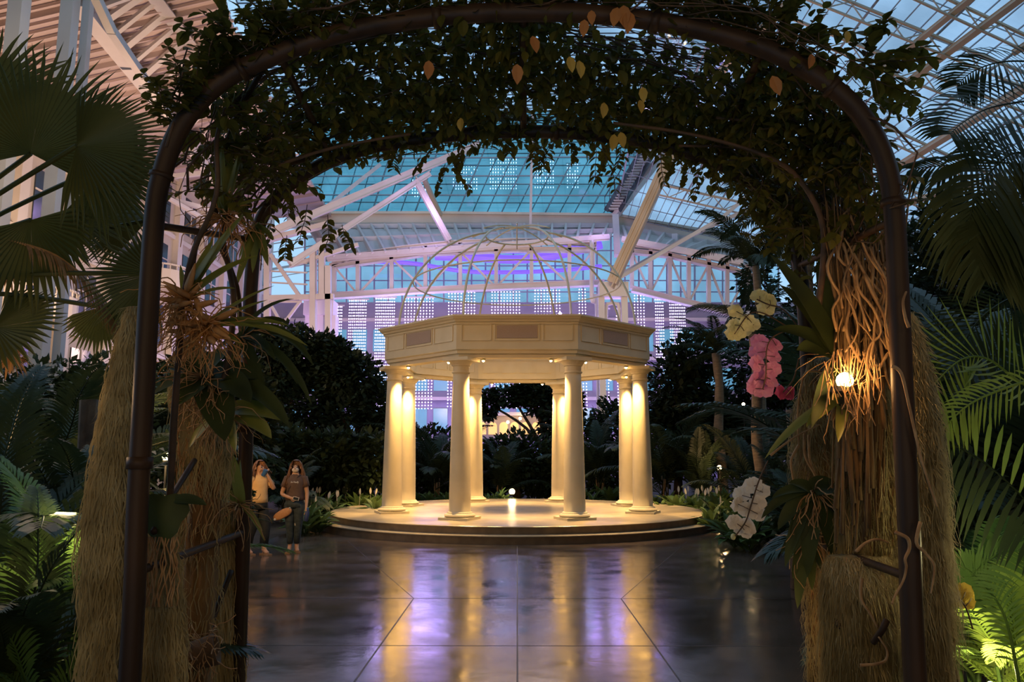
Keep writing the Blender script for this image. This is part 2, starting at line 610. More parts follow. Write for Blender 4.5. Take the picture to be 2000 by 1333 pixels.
# columns
for k in range(8):
    a = R(22.5 + 45 * k)
    cx, cy = RC * math.sin(a), GD - RC * math.cos(a)
    c = V((cx, cy, 0))
    s = MB()
    prof = []
    for i in range(13):
        t = i / 12
        r_ = 0.228 - 0.008 * t - 0.052 * t ** 1.4
        prof.append((r_, 0.44 + t * (3.36 - 0.44)))
    s.lathe([(0.245, 0.42)] + prof, 32, c)
    sh = s.build('column_shaft', M_PLASTER, gz, smooth=True)
    s = MB()
    rot = Matrix.Rotation(a, 3, 'Z')
    s.box(c + V((0, 0, 0.325)), (0.66, 0.66, 0.05), M=rot)
    s.lathe([(0.28, 0.35), (0.315, 0.362), (0.325, 0.385), (0.31, 0.41), (0.275, 0.42), (0.265, 0.43), (0.262, 0.445), (0.235, 0.46)], 32, c)
    s.build('column_base', M_PLASTER, gz, smooth=False)
    s = MB()
    s.lathe([(0.172, 3.32), (0.195, 3.335), (0.195, 3.355), (0.172, 3.37), (0.176, 3.47), (0.2, 3.485), (0.2, 3.50), (0.245, 3.55), (0.27, 3.585)], 32, c)
    s.box(c + V((0, 0, 3.615)), (0.6, 0.6, 0.07), M=rot)
    s.build('capital', M_PLASTER, gz)

# downlights in the soffit, two to a bay
dl_positions = []
for k in range(8):
    a = R(45 * k)
    fn = V((math.sin(a), -math.cos(a), 0))
    sd = V((math.cos(a), math.sin(a), 0))
    for q in (-1, 1):
        p = V((0, GD, ZB - .10)) + fn * (3.06 * ap) + sd * q * 0.72
        d = MB()
        d.lathe([(0.045, 0.0), (0.045, 0.03), (0.03, 0.04)], 12, p - V((0, 0, .03)), mi=1)
        d.ball(p - V((0, 0, .035)), 0.028, 8, mi=0)
        d.build('downlight', [M_WARM, M_PLASTER], gz)
        dl_positions.append((k, q, p, fn, sd))

# dome frame: eight thin ribs, two rings, crossing loops on top
RD = 3.03
for k in range(8):
    a = R(22.5 + 45 * k)
    pts = []
    for i in range(22):
        t = i / 21
        th = t * R(75)
        r_ = RD * math.cos(th) ** 0.95
        z = ZT + 2.72 * math.sin(th) ** 1.02
        pts.append(V((r_ * math.sin(a), GD - r_ * math.cos(a), z)))
    d = MB()
    d.tube(pts, 0.027, 8)
    d.lathe([(0.07, 0), (0.07, 0.02), (0.04, 0.03)], 12, pts[0])
    d.build('dome_rib', M_DOME, gz, smooth=True)
for rr, zz, th in ((2.62, 5.87, 0.018), (0.80, ZT + 2.62, 0.022)):
    d = MB()
    d.tube([V((rr * math.sin(R(i * 7.5)), GD - rr * math.cos(R(i * 7.5)), zz)) for i in range(48)], th, 8, closed=True)
    d.build('dome_ring', M_DOME, gz, smooth=True)
for k in range(4):
    a = R(45 * k)
    d = MB()
    sd = V((math.cos(a), math.sin(a), 0))
    d.tube([V((0, GD, ZT + 2.6)) + sd * x * 1.15 + V((0, 0, 0.26 * (1 - x * x))) for x in [i / 8 - 1 for i in range(17)]], 0.018, 6)
    d.build('crown_loop', M_DOME, gz, smooth=True)
vl = thing('violet_spotlight', 'small glowing violet spotlight on the gazebo cornice', 'spotlight', (0.92, GD - 2.95, ZT))
d = MB()
d.ball((0.92, GD - 2.95, ZT + .06), 0.035, 10)
d.build('lens', mat('violet lens', (.3, .2, 1), .3, emit=(0.45, 0.3, 1.0), estr=40), vl)
d = MB()
d.box((0.92, GD - 2.93, ZT + .015), (0.1, 0.08, 0.03))
d.build('lamp_base', M_BLACK, vl)

# ================================================================== ATRIUM
YF = 50.0


def strut(name, label, cat, pxs, Ys, w, h, m, group=None, hollow=False):
    """box girder through a list of traced points; Ys distance of each"""
    mb = MB()
    pts = [at(px, py, y) for (px, py), y in zip(pxs, Ys)]
    for a_, b_ in zip(pts[:-1], pts[1:]):
        mb.beam(a_, b_, w, h)
        if hollow:
            mb.beam(a_ + V((0, 0, h / 2)), b_ + V((0, 0, h / 2)), w * 1.25, h * .12)
            mb.beam(a_ - V((0, 0, h / 2)), b_ - V((0, 0, h / 2)), w * 1.25, h * .12)
    o = mb.build(name, m)
    return tag(o, label, cat, group)


# --- big right skylight: a sloping plane, with traced trusses and glazing bars in it
P00 = at(1202, 419, 50)
P10 = at(1700, 530, 46)
P01 = at(1330, -200, 27)
pn = (P10 - P00).cross(P01 - P00).normalized()
if pn.z > 0:
    pn = -pn
P11 = onpl(2560, 300, P00, pn)

P01 = P00 + (P01 - P00) * 1.5
P11 = P10 + (P11 - P10) * 1.5


def onR(px, py):
    return onpl(px, py, P00, pn)


sk = MB()
sk.slab([P00, P10, P11, P01], -pn, 0.05)
o = struct('window_1', sk, M_GLASSR, 'huge sloping skylight of clear glass')


def bil(u, v, A=None):
    a, b_, c, d = A or (P00, P10, P01, P11)
    return (a * (1 - u) + b_ * u) * (1 - v) + (c * (1 - u) + d * u) * v


mu = MB()
for i in range(0, 37):
    u = i / 36
    mu.beam(bil(u, 0) + pn * .06, bil(u, 1) + pn * .06, 0.035 if i % 4 else 0.09, 0.07, up=pn)
for i in range(0, 22):
    v = i / 21
    mu.beam(bil(0, v) + pn * .07, bil(1, v) + pn * .07, 0.022, 0.05, up=pn)
struct('window_frame_1', mu, M_MULL, 'grey glazing bars of the sloping skylight')
# lattice purlins
tcols = [((1520, 14), (2260, 312)), ((1440, -98), (2260, 235)), ((1500, -180), (2260, 178)), ((1500, 130), (2260, 480)), ((1440, 215), (2260, 570)), ((1290, 352), (1620, 425))]
for (a_, b_) in tcols:
    p, q = onR(*a_) + pn * .3, onR(*b_) + pn * .3
    mb = MB()
    mb.beam(p, q, 0.1, 0.1, up=pn)
    lo = pn * 0.75
    mb.beam(p + lo, q + lo, 0.08, 0.08, up=pn)
    n = int((q - p).length / 0.8)
    for i in range(n):
        A_ = p.lerp(q, i / n)
        B_ = p.lerp(q, (i + 1) / n)
        mb.beam(A_ + (lo if i % 2 else V()), B_ + (V() if i % 2 else lo), 0.04, 0.04, up=pn)
    o = mb.build('lattice_purlin', M_TAN)
    tag(o, None, 'roof truss', 'lattice purlins under the clear skylight')
    o['label'] = 'slim tan lattice purlin crossing under the clear sloping skylight'
bars = [((1960, -8), (1780, 130), .30, 'tan beam running up to the top edge of the picture over the palm frond'),
        ((1868, -8), (1726, 110), .26, 'tan beam ending at the leafy vine sprig on the arch shoulder'),
        ((2060, 105), (1740, 310), .34, 'tan beam passing behind the drooping palm frond tips'),
        ((1900, 330), (1700, 395), .3, 'short tan beam between arch post and dark palms'),
        ((1545, -20), (1405, 125), .4, 'broad tan beam poking through vine leaves on top of the arch'),
        ((2060, 20), (1985, 70), .25, 'short tan beam in the top corner of the skylight')]
for a_, b_, w, lb in bars:
    mb = MB()
    w *= .6
    a_ = (a_[0] + (a_[0] - b_[0]) * .5, a_[1] + (a_[1] - b_[1]) * .5) if a_[1] < 30 or a_[0] > 2000 else a_
    p, q = onR(*a_) + pn * .9, onR(*b_) + pn * .9
    mb.beam(p, q, w, w * 1.1, up=pn)
    mb.beam(p + pn * w * .6, q + pn * w * .6, w * 1.3, w * .15, up=pn)
    mb.beam(p - pn * w * .6, q - pn * w * .6, w * 1.3, w * .15, up=pn)
    tag(mb.build('roof_beam', M_TAN), lb, 'beam', 'tan roof beams of the skylight')

# --- gable glazing above the fascia
A = (at(560, 415, 51), at(1206, 419, 50.2), at(600, 225, 53.5), at(1330, 215, 52.5))
gl = MB()
nrm = (A[1] - A[0]).cross(A[2] - A[0]).normalized()
gl.slab([A[0], A[1], A[3], A[2]], nrm, 0.05)
struct('window_2', gl, M_GLASST, 'teal tinted gable glazing above the fascia')
mu = MB()
for i in range(0, 24):
    mu.beam(bil(i / 23, 0, A), bil(i / 23, 1, A), 0.035 if i % 3 else .09, 0.07)
for py in (417, 397, 383, 362, 346, 326, 310, 302, 280, 262, 240):
    v = (417 - py) / 200
    mu.beam(bil(0, v, A), bil(1, v, A), 0.04 if py not in (383, 346, 310) else .1, 0.08)
struct('window_frame_2', mu, M_MULL, 'grey bars of the gable glazing')

# --- upper glass roof between deck and right skylight
B = (at(540, 240, 54), at(1345, 230, 53), at(380, -260, 23), at(1700, -260, 23))
gl = MB()
gl.slab([B[0], B[1], B[3], B[2]], V((0, 0, 1)), 0.05)
struct('window_3', gl, M_GLASSR, 'clear glass roof over the middle of the atrium')
mu = MB()
for i in range(0, 40):
    v = i / 39
    mu.beam(bil(0, v, B) + V((0, 0, -.08)), bil(1, v, B) + V((0, 0, -.08)) , 0.035 if i % 5 else .12, 0.06)
for i in range(0, 17):
    mu.beam(bil(i / 16, 0, B) + V((0, 0, -.12)), bil(i / 16, 1, B) + V((0, 0, -.12)), 0.06, 0.06)
struct('window_frame_3', mu, M_DARKST, 'dark bars of the glass roof')

# --- fascia ring
def poly_band(name, label, tops, bots, Ys, thick, m, cat):
    mb = MB()
    T = [at(x, y, Y) for (x, y), Y in zip(tops, Ys)]
    Bt = [at(x, y, Y) for (x, y), Y in zip(bots, Ys)]
    for i in range(len(T) - 1):
        n_ = (T[i + 1] - T[i]).cross(Bt[i] - T[i]).normalized()
        if n_.y < 0:
            n_ = -n_
        mb.slab([T[i], T[i + 1], Bt[i + 1], Bt[i]], n_, thick)
        mb.beam(T[i] - n_ * .08, T[i + 1] - n_ * .08, .3, .16)
        mb.beam(Bt[i] - n_ * .06, Bt[i + 1] - n_ * .06, .24, .12)
    o = mb.build(name, m)
    return tag(o, label, cat)


poly_band('fascia_beam', 'deep cream fascia beam running across below the teal gable glass', [(560, 417), (858, 417), (1202, 421)], [(560, 443), (858, 444), (1202, 444)], [50, 50, 50], .5, M_FASCIA, 'beam')
poly_band('fascia_beam', 'deep cream fascia beam slanting down below the clear skylight towards the palms', [(1203, 421), (1453, 465), (1560, 486)], [(1203, 445), (1453, 488), (1560, 508)], [50, 48.5, 48], .5, M_FASCIA, 'beam')
# soffit below the fascia with joists
mb = MB()
S = (at(600, 446, 50), at(1202, 446, 50), at(640, 512, 44.5), at(1190, 470, 44.5))
mb.slab([S[0], S[1], S[3], S[2]], V((0, 0, 1)), 0.12)
for i in range(22):
    u = (i + .5) / 22
    mb.beam(bil(u, 0.02, S) + V((0, 0, .22)), bil(u, 1, S) + V((0, 0, .22)), 0.14, 0.34)
for v in (.05, .5, .98):
    mb.beam(bil(0, v, S) + V((0, 0, .2)), bil(1, v, S) + V((0, 0, .2)), 0.3, 0.3)
struct('ceiling_soffit', mb, M_STEEL, 'joisted soffit under the fascia')
mb = MB()
S = (at(1203, 448, 50), at(1540, 506, 48), at(1215, 474, 44.5), at(1450, 518, 43))
mb.slab([S[0], S[1], S[3], S[2]], V((0, 0, 1)), 0.12)
for i in range(12):
    u = (i + .5) / 12
    mb.beam(bil(u, 0.02, S) + V((0, 0, .22)), bil(u, 1, S) + V((0, 0, .22)), 0.14, 0.34)
for v in (.05, .98):
    mb.beam(bil(0, v, S) + V((0, 0, .2)), bil(1, v, S) + V((0, 0, .2)), 0.3, 0.3)
struct('ceiling_soffit', mb, M_STEEL, 'joisted soffit under the slanting fascia')

# --- ring truss
def ring_truss(label, top1, top2, bot, xs, Y, m):
    t = thing('ring_truss', label, 'truss', at(top1[0][0], top1[0][1], Y))

    def chord(nm, pl, w, h):
        mb = MB()
        pts = [at(x, y, Y) for x, y in pl]
        for a_, b_ in zip(pts[:-1], pts[1:]):
            mb.beam(a_, b_, w, h)
            mb.beam(a_ + V((0, 0, h / 2)), b_ + V((0, 0, h / 2)), w * 1.6, h * .16)
            mb.beam(a_ - V((0, 0, h / 2)), b_ - V((0, 0, h / 2)), w * 1.6, h * .16)
        mb.build(nm, m, t)

    def yat(pl, x):
        for (x0, y0), (x1, y1) in zip(pl[:-1], pl[1:]):
            if x0 <= x <= x1:
                return y0 + (y1 - y0) * (x - x0) / (x1 - x0)
        return pl[-1][1]
    chord('top_chord', top1, .3, .26)
    chord('inner_chord', top2, .3, .24)
    chord('bottom_chord', bot, .34, .3)
    for i, x in enumerate(xs):
        mb = MB()
        mb.beam(at(x, yat(top1, x), Y), at(x, yat(bot, x), Y), .3, .22)
        mb.build('post', m, t)
        if i < len(xs) - 1:
            x2 = xs[i + 1]
            mb = MB()
            if i % 2:
                mb.beam(at(x, yat(bot, x), Y), at(x2, yat(top2, x2), Y), .12, .12)
            else:
                mb.beam(at(x, yat(top2, x), Y), at(x2, yat(bot, x2), Y), .12, .12)
            mb.build('diagonal', m, t)
    return t


ring_truss('pale curved truss across the violet lit window behind the dome', [(645, 521), (699, 500), (790, 486), (885, 476), (1000, 472), (1100, 473), (1165, 476)],
           [(653, 521), (831, 496), (1000, 488), (1165, 489)], [(600, 583), (642, 579), (820, 568), (1000, 560), (1180, 553)],
           [653, 699, 765, 831, 899, 969, 1038, 1112, 1158], 45, M_STEEL)
ring_truss('pale truss bay slanting down towards the dark palm crowns beside the bracket box', [(1234, 479), (1340, 492), (1426, 510), (1480, 524)],
           [(1234, 492), (1304, 499), (1434, 528), (1480, 545)], [(1234, 565), (1345, 592), (1480, 625)],
           [1234, 1270, 1308, 1345, 1384, 1420, 1460], 45, M_STEEL)

# window behind the truss and the wall carrying it
W = (at(596, 592, 51.5), at(1520, 592, 51.5), at(596, 462, 51.5), at(1520, 462, 51.5))
gl = MB()
gl.slab([W[0], W[1], W[3], W[2]], V((0, 1, 0)), 0.05)
struct('window_4', gl, M_GLASSW, 'wide aqua window band behind the ring truss')
mu = MB()
for i in range(0, 35):
    u = i / 34
    mu.beam(bil(u, 0, W) - V((0, .06, 0)), bil(u, 1, W) - V((0, .06, 0)), 0.06 if i % 4 else .16, 0.1)
for v in (0, .16, .33, .55, .78, 1):
    mu.beam(bil(0, v, W) - V((0, .06, 0)), bil(1, v, W) - V((0, .06, 0)), 0.07, 0.07)
struct('window_frame_4', mu, M_MULL, 'bars of the aqua window band')
# violet glow arcs, plain emissive tubes in front of that window
arcs = [([(850, 500), (930, 503), (1010, 507), (1090, 498), (1175, 478)], .30, 'thick violet glowing band seen behind the dome, uppermost of three'),
        ([(700, 512), (800, 514), (905, 530), (1000, 532), (1100, 528), (1175, 520)], .14, 'thin violet glowing band seen behind the dome, lowest of three'),
        ([(860, 486), (960, 491), (1060, 490), (1160, 470)], .13, 'thin violet glowing band hugging the truss top behind the dome')]
for pl, r_, lb in arcs:
    mb = MB()
    mb.tube(spline([at(x, y, 49.5) for x, y in pl], 5), r_, 8)
    tag(mb.build('violet_band', M_VIOL), lb, 'glowing band', 'violet glowing bands')

# back wall below
wb = MB()
a0, a1 = at(400, 592, 52), at(1740, 592, 52)
wb.box(((a0.x + a1.x) / 2, 52.2, a0.z / 2), ((a1.x - a0.x), .3, a0.z))
struct('wall_back', wb, M_WALLP, 'pale far wall behind the light curtains')
wd = MB()
for k in range(26):
    for r_ in range(4):
        x = a0.x + 1 + k * 1.4
        z = 1.2 + r_ * 2.7
        wd.box((x, 52.0, z), (0.95, 0.08, 1.5))
struct('window_5', wd, mat('teal pane', (0.06, 0.16, 0.2), 0.15, col2=(0.1, 0.26, 0.32), scale=.4, emit=(0.12, 0.34, 0.46), estr=.75), 'rows of dim teal windows in the far wall')
sl = MB()
for z in (2.6, 5.3, 8.0, 10.7):
    sl.box(((a0.x + a1.x) / 2, 51.9, z), ((a1.x - a0.x), .5, .22))
struct('trim_2', sl, M_TRIMW, 'floor bands on the far wall')

# --- diagonals
D_ = [('roof_girder', 'long pale box girder crossing the teal gable glass up into the vine leaves', [(520, 458), (935, 283)], [40, 46], .36, .42, M_STEEL),
      ('roof_girder', 'lilac box girder below the long pale one, meeting the slim strut pair', [(566, 516), (838, 340)], [40, 44.5], .34, .34, M_STEEL),
      ('roof_girder', 'thin pale girder highest on the teal gable glass', [(600, 428), (646, 398), (742, 322)], [46, 47, 49], .22, .24, M_STEEL),
      ('roof_strut', 'lilac strut dropping from the girder joint to the truss top beside the dome', [(812, 352), (877, 470)], [44, 44.6], .3, .34, M_STEEL),
      ('roof_strut', 'slimmer tan strut right beside the lilac strut, dropping to the fascia', [(828, 350), (860, 420)], [45, 49], .26, .26, M_TAN),
      ('roof_girder', 'broad tan box girder leaning down to the bracket box by the dome', [(1196, 553), (1312, 298)], [41, 40], .5, .55, M_TAN),
      ('roof_girder', 'pinkish girder beside the dark staircase', [(1200, 424), (1302, 292)], [49, 47], .55, .3, M_STEEL),
      ('roof_strut', 'slim pale strut rising from the bracket box across the clear skylight, upper of two', [(1193, 553), (1412, 424), (1480, 366)], [42, 42, 42], .17, .2, M_STEEL),
      ('roof_strut', 'slim pale strut rising from the bracket box across the clear skylight, lower of two', [(1215, 535), (1330, 470), (1486, 397)], [42.5, 42.5, 42.5], .17, .2, M_STEEL),
      ('roof_strut', 'pale upright between fascia corner and truss', [(1202, 422), (1206, 500)], [48, 46], .4, .3, M_STEEL),
      ('roof_strut', 'lilac upright under the slanting fascia', [(1318, 460), (1318, 500)], [47, 46], .35, .3, M_STEEL),
      ('hanger_rod', 'thin vertical rod in front of the gable glass', [(1040, 225), (1036, 444)], [48, 48], .16, .16, M_STEEL),
      ]
for nm, lb, pl, Ys, w, h, m_ in D_:
    strut(nm, lb, nm.replace('_', ' '), pl, Ys, w, h, m_, hollow=(h > .3))

# pipe loop and bracket box
mb = MB()
mb.tube(spline([at(1156, 470, 43), at(1156, 530, 43), at(1156, 580, 43), at(1160, 592, 43), at(1166, 600, 43), V((at(1166, 600, 43).x, 43, .0))], 4), .13, 8)
tag(mb.build('downpipe', M_STEEL, smooth=True), 'pale bent downpipe beside the bracket box above the gazebo', 'pipe')
bk = thing('bracket_box', 'pale steel bracket box on twin legs where the broad tan girder lands', 'bracket', at(1196, 640, 42))
mb = MB()
p, q = at(1169, 554, 42), at(1226, 582, 42)
mb.box(((p.x + q.x) / 2, 42, (p.z + q.z) / 2), (q.x - p.x, .9, p.z - q.z))
mb.build('box', M_STEEL, bk)
for x0 in (1174, 1219):
    mb = MB()
    p_ = at(x0, 582, 42)
    mb.beam(p_, V((p_.x, p_.y, 0)), .34, .34)
    mb.build('leg', M_STEEL, bk)
mb = MB()
mb.tube(spline([at(1184, 700, 42.1), at(1184, 605, 42.1), at(1190, 594, 42.1), at(1203, 594, 42.1), at(1209, 605, 42.1), at(1209, 700, 42.1)], 4), .1, 8)
mb.build('pipe_loop', M_STEEL, bk)

# staircase along the skylight edge
sc_ = thing('maintenance_staircase', 'dark steel maintenance staircase with pale treads climbing along the gable', 'staircase', at(1192, 412, 49))
p0, p1 = at(1196, 412, 48.6), at(1273, 283, 46.5)
d = (p1 - p0)
for s_, nm in ((-.42, 'stringer'), (.42, 'stringer')):
    mb = MB()
    mb.beam(p0 + V((s_, 0, 0)), p1 + V((s_, 0, 0)), .12, .35)
    mb.build(nm, M_DARKST, sc_)
mb = MB()
mb.beam(p0 + V((0, .4, 0)), p1 + V((0, .4, 0)), .8, .06)
mb.build('backing_plate', M_DARKST, sc_)
for i in range(24):
    mb = MB()
    mb.box(p0 + d * ((i + .5) / 24) + V((0, -.1, 0)), (.62, .3, .07))
    mb.build('tread', M_STEEL, sc_)
for s_ in (-.5, .5):
    mb = MB()
    mb.beam(p0 + V((s_, -.1, .9)), p1 + V((s_, -.1, .9)), .05, .05)
    for i in range(9):
        mb.beam(p0 + d * (i / 8) + V((s_, -.1, 0)), p0 + d * (i / 8) + V((s_, -.1, .9)), .04, .04)
    mb.build('handrail', M_DARKST, sc_)

# --- opaque deck upper side
DK = (at(640, 425, 50), at(425, -40, 20), at(-150, -40, 16), at(330, 425, 40))
DP = DK[0]
dn = (DK[1] - DK[0]).cross(at(200, 200, 27) - DK[0]).normalized()
if dn.z < 0:
    dn = -dn


def onD(px, py):
    return onpl(px, py, DP, dn)


dk = MB()
corner = [onD(648, 425), onD(590, 330), onD(540, 235), onD(470, 100), onD(425, -40), onD(-260, -40), onD(-100, 330), onD(300, 425)]
dk.slab(corner, dn, .25)
struct('ceiling_deck', dk, M_DECK, 'pinkish corrugated roof deck')
rb = MB()
for i in range(42):
    ya = -120 + i * 15.5
    k = -0.24 - 0.0004 * ya
    # seam from the outer edge towards the glass edge
    xs, xe = -150, 640
    p = onD(xs, ya + (470 - xs) * 0.22 + 0)
    ye = ya - (xe - 470) * 0.22
    if ye > 415:
        ye = 415
    q = onD(430 + max(0, (ya + 20)) * 0.48, ya)
    rb.beam(p - dn * .08, q - dn * .08, .16 if i % 4 == 0 else .06, .08 if i % 4 else .2, up=dn)
struct('trim_3', rb, M_DECK, 'seams and purlins of the roof deck')

# deck truss running back along the wall
tr = thing('roof_truss', 'deep pale roof truss running back under the pinkish deck above the fan palm', 'truss', at(200, 60, 22))


def seg(nm, a_, Ya, b_, Yb, w, h, m_=M_STEEL, par=tr):
    mb = MB()
    p, q = at(*a_, Ya), at(*b_, Yb)
    mb.beam(p, q, w, h)
    if h > .2:
        mb.beam(p + V((0, 0, h / 2)), q + V((0, 0, h / 2)), w * 1.5, .04)
        mb.beam(p - V((0, 0, h / 2)), q - V((0, 0, h / 2)), w * 1.5, .04)
    mb.build(nm, m_, par)


def tl(a_, b_, t):
    return (a_[0] + (b_[0] - a_[0]) * t, a_[1] + (b_[1] - a_[1]) * t)


def ylerp(Ya, Yb, t):
    return 1 / ((1 - t) / Ya + t / Yb)


bc = ((150, -2), (440, 362))
tcd = ((296, -22), (560, 330))
seg('bottom_chord', bc[0], 19, bc[1], 38, .3, .36)
seg('top_chord', tcd[0], 20, tcd[1], 40, .3, .3)
for i in range(15):
    t = i / 14
    t2 = min(1, t + .03)
    seg('web_member', tl(*bc, t), ylerp(19, 38, t), tl(*tcd, max(0, t - .16)), ylerp(20, 40, max(0, t - .16)), .13 if i % 2 else .2, .12)
# small dark clips on the bottom chord
for t in (.345, .51):
    mb = MB()
    p = at(*tl(*bc, t), ylerp(19, 38, t))
    mb.box(p - V((0, .1, .12)), (.5, .5, .05))
    mb.build('clip', M_DARKST, tr)
for nm, lb, pl, Ys, w in (
        ('roof_strut', 'pale strut crossing the deck truss near the arch shoulder', [(185, -10), (218, 60), (330, 225)], [17, 18, 24], .2),
        ('roof_strut', 'pale strut between roof deck and hotel wall beside the arch post', [(372, 290), (424, 360)], [30, 33], .3),
        ('roof_strut', 'pale strut crossing below the roof deck behind the hanging bromeliad', [(335, 345), (430, 335)], [33, 34], .2),
        ('roof_strut', 'lilac strut rising behind the hanging bromeliad', [(340, 392), (470, 425)], [33, 36], .2),
        ('roof_strut', 'steep lilac strut beside the arch post above the balcony', [(330, 388), (420, 440)], [32, 35], .16)):
    strut(nm, lb, 'strut', pl, Ys, w, w, M_STEEL)
for x, Y, wd_, lb in ((42, 15, .3, 'white column behind the spiky top of the big fan palm'), (141, 17, .3, 'white column rising past the roof truss end'), (176, 19, .2, 'slim white column beside the roof truss end')):
    mb = MB()
    p = at(x, -30, Y)
    q = at(x, 330, Y)
    mb.beam((p.x, Y, 0), (p.x, Y, p.z), wd_, wd_)
    mb.box((p.x, Y, .15), (wd_ * 1.6, wd_ * 1.6, .3))
    mb.box((p.x, Y, p.z), (wd_ * 1.6, wd_ * 1.6, .3))
    tag(mb.build('support_column', M_STEEL), lb, 'column', 'white support columns')

# lilac corner structure between hotel wall and ring truss
cs = thing('corner_frame', 'lilac steel corner frame with crossed bracing beside the ring truss', 'frame', at(560, 680, 40))
for nm, a_, b_, w, h in (('post', (522, 470), (522, 690), .34, .3), ('post', (629, 486), (629, 585), .34, .3), ('post', (641, 520), (641, 700), .3, .3), ('post', (612, 486), (612, 690), .5, .3),
                         ('brace', (529, 498), (590, 586), .34, .2), ('chord', (524, 583), (652, 580), .3, .3), ('chord', (524, 590), (590, 590), .1, .1),
                         ('brace', (527, 592), (560, 650), .18, .14), ('brace', (586, 590), (540, 652), .18, .14), ('chord', (520, 470), (640, 438), .4, .26),
                         ('chord', (566, 520), (700, 478), .2, .2), ('rail', (529, 505), (600, 515), .08, .08), ('rail', (529, 530), (600, 533), .08, .08), ('rail', (529, 552), (600, 556), .08, .08)):
    mb = MB()
    mb.beam(at(*a_, 41), at(*b_, 41), w, h)
    mb.build(nm, M_STEEL, cs)
bx = thing('wall_pavilion', 'boxy lilac plaster pavilion block above the dark bushy trees', 'pavilion', at(625, 690, 43))
mb = MB()
p, q = at(593, 586, 43), at(650, 615, 43)
mb.box(((p.x + q.x) / 2, 43.6, (p.z + q.z) / 2), (q.x - p.x, 1.2, p.z - q.z))
mb.build('upper_block', M_STEEL, bx)
p, q = at(600, 615, 43), at(645, 705, 43)
mb = MB()
for xx in (p.x, (p.x + q.x) / 2, q.x):
    mb.box((xx, 43.6, (p.z + q.z) / 2), (.35, .8, p.z - q.z))
mb.build('pier', M_STEEL, bx)

# --- hotel facade running back on one side
XW = -17.0
hw = MB()
hw.box((XW - .3, 33, 9.0), (.6, 38, 18.0))
struct('wall_left', hw, M_WALL, 'cream hotel facade running back under the roof deck')
tm = MB()
for z in (3.2, 6.2, 9.2, 12.2, 15.2):
    tm.box((XW + .06, 33, z), (.14, 38, .22))
for y in range(16, 52, 3):
    tm.box((XW + .12, y, 9.0), (.3, .5, 18.0))
struct('trim_4', tm, M_TRIMW, 'pilasters and string courses of the hotel facade')
wn = MB()
wf = MB()
for y in range(16, 50, 3):
    for z in (1.6, 4.7, 7.7, 10.7, 13.7):
        wn.box((XW + .02, y + 1.5, z), (.06, 1.3, 1.9))
        wf.box((XW + .06, y + 1.5, z), (.05, .07, 1.9))
        wf.box((XW + .06, y + 1.5, z + .2), (.05, 1.3, .06))
struct('window_6', wn, M_DARKW, 'dark windows of the hotel facade')
struct('window_frame_6', wf, M_TRIMW, 'bars of the hotel windows')


def balcony(y, z, w, lb, lit=False):
    t = thing('balcony', lb, 'balcony', (XW, y, z), 'hotel balconies')
    mb = MB()
    n = 12
    pts = []
    for i in range(n + 1):
        a = PI * i / n
        pts.append(V((XW + .1 + 1.2 * math.sin(a), y - w / 2 * math.cos(a), z)))
    mb.slab(pts, (0, 0, 1), .2)
    mb.build('floor_slab', M_TRIMW, t)
    mb = MB()
    for p in pts:
        mb.tube([p + V((0, 0, .2)), p + V((0, 0, 1.1))], .03, 6)
    for a_, b_ in zip(pts[:-1], pts[1:]):
        mb.beam(a_ + V((0, 0, 1.12)), b_ + V((0, 0, 1.12)), .1, .07)
        mb.slab([a_ + V((0, 0, .15)), b_ + V((0, 0, .15)), b_ + V((0, 0, .9)), a_ + V((0, 0, .9))], (.05, 0, 0), .8)
    mb.build('balustrade', M_TRIMW, t)


balcony(20.5, 6.2, 2.6, 'curved cream balcony showing between the fan palm fronds')
balcony(26.5, 6.2, 2.6, 'cream balcony beside the drooping dead palm frond')
balcony(35.5, 9.2, 2.6, 'cream balcony just past the near arch post')
balcony(41.5, 6.2, 2.6, 'pale balcony half hidden by the strap leaves on the arch')
balcony(23.5, 3.2, 2.6, 'low cream balcony above the dark green fronds')

# warm lit lodge seen through the gazebo
lg = thing('garden_lodge', 'low warmly lit lodge with round arches seen through the gazebo columns', 'building', at(1000, 850, 47))
p, q = at(925, 812, 47), at(1085, 862, 47)
mb = MB()
mb.box(((p.x + q.x) / 2, 48, (p.z + q.z) / 2), (q.x - p.x, 1.6, p.z - q.z))
mb.build('wall', M_WALLP, lg)
for i in range(7):
    x = p.x + .5 + i * (q.x - p.x - 1) / 6
    mb = MB()
    pts = [V((x - .26, 47.18, q.z + .4)), V((x + .26, 47.18, q.z + .4))] + [V((x + .26 * math.cos(a_), 47.18, p.z - .65 + .26 * math.sin(a_))) for a_ in [PI * k / 8 for k in range(9)]]
    mb.slab(pts, (0, -1, 0), .03)
    mb.build('arched_window', M_WINLIT, lg)
mb = MB()
mb.box(((p.x + q.x) / 2, 47.8, p.z + .08), (q.x - p.x + .6, 2.4, .2))
mb.build('roof', M_STEEL, lg)
for i in range(4):
    c = at(950 + i * 33 + (i % 2) * 9, 818 + (i % 2) * 7, 46.5)
    mb = MB()
    mb.ball(c, .09, 8)
    mb.build('lantern', M_WARM, lg)

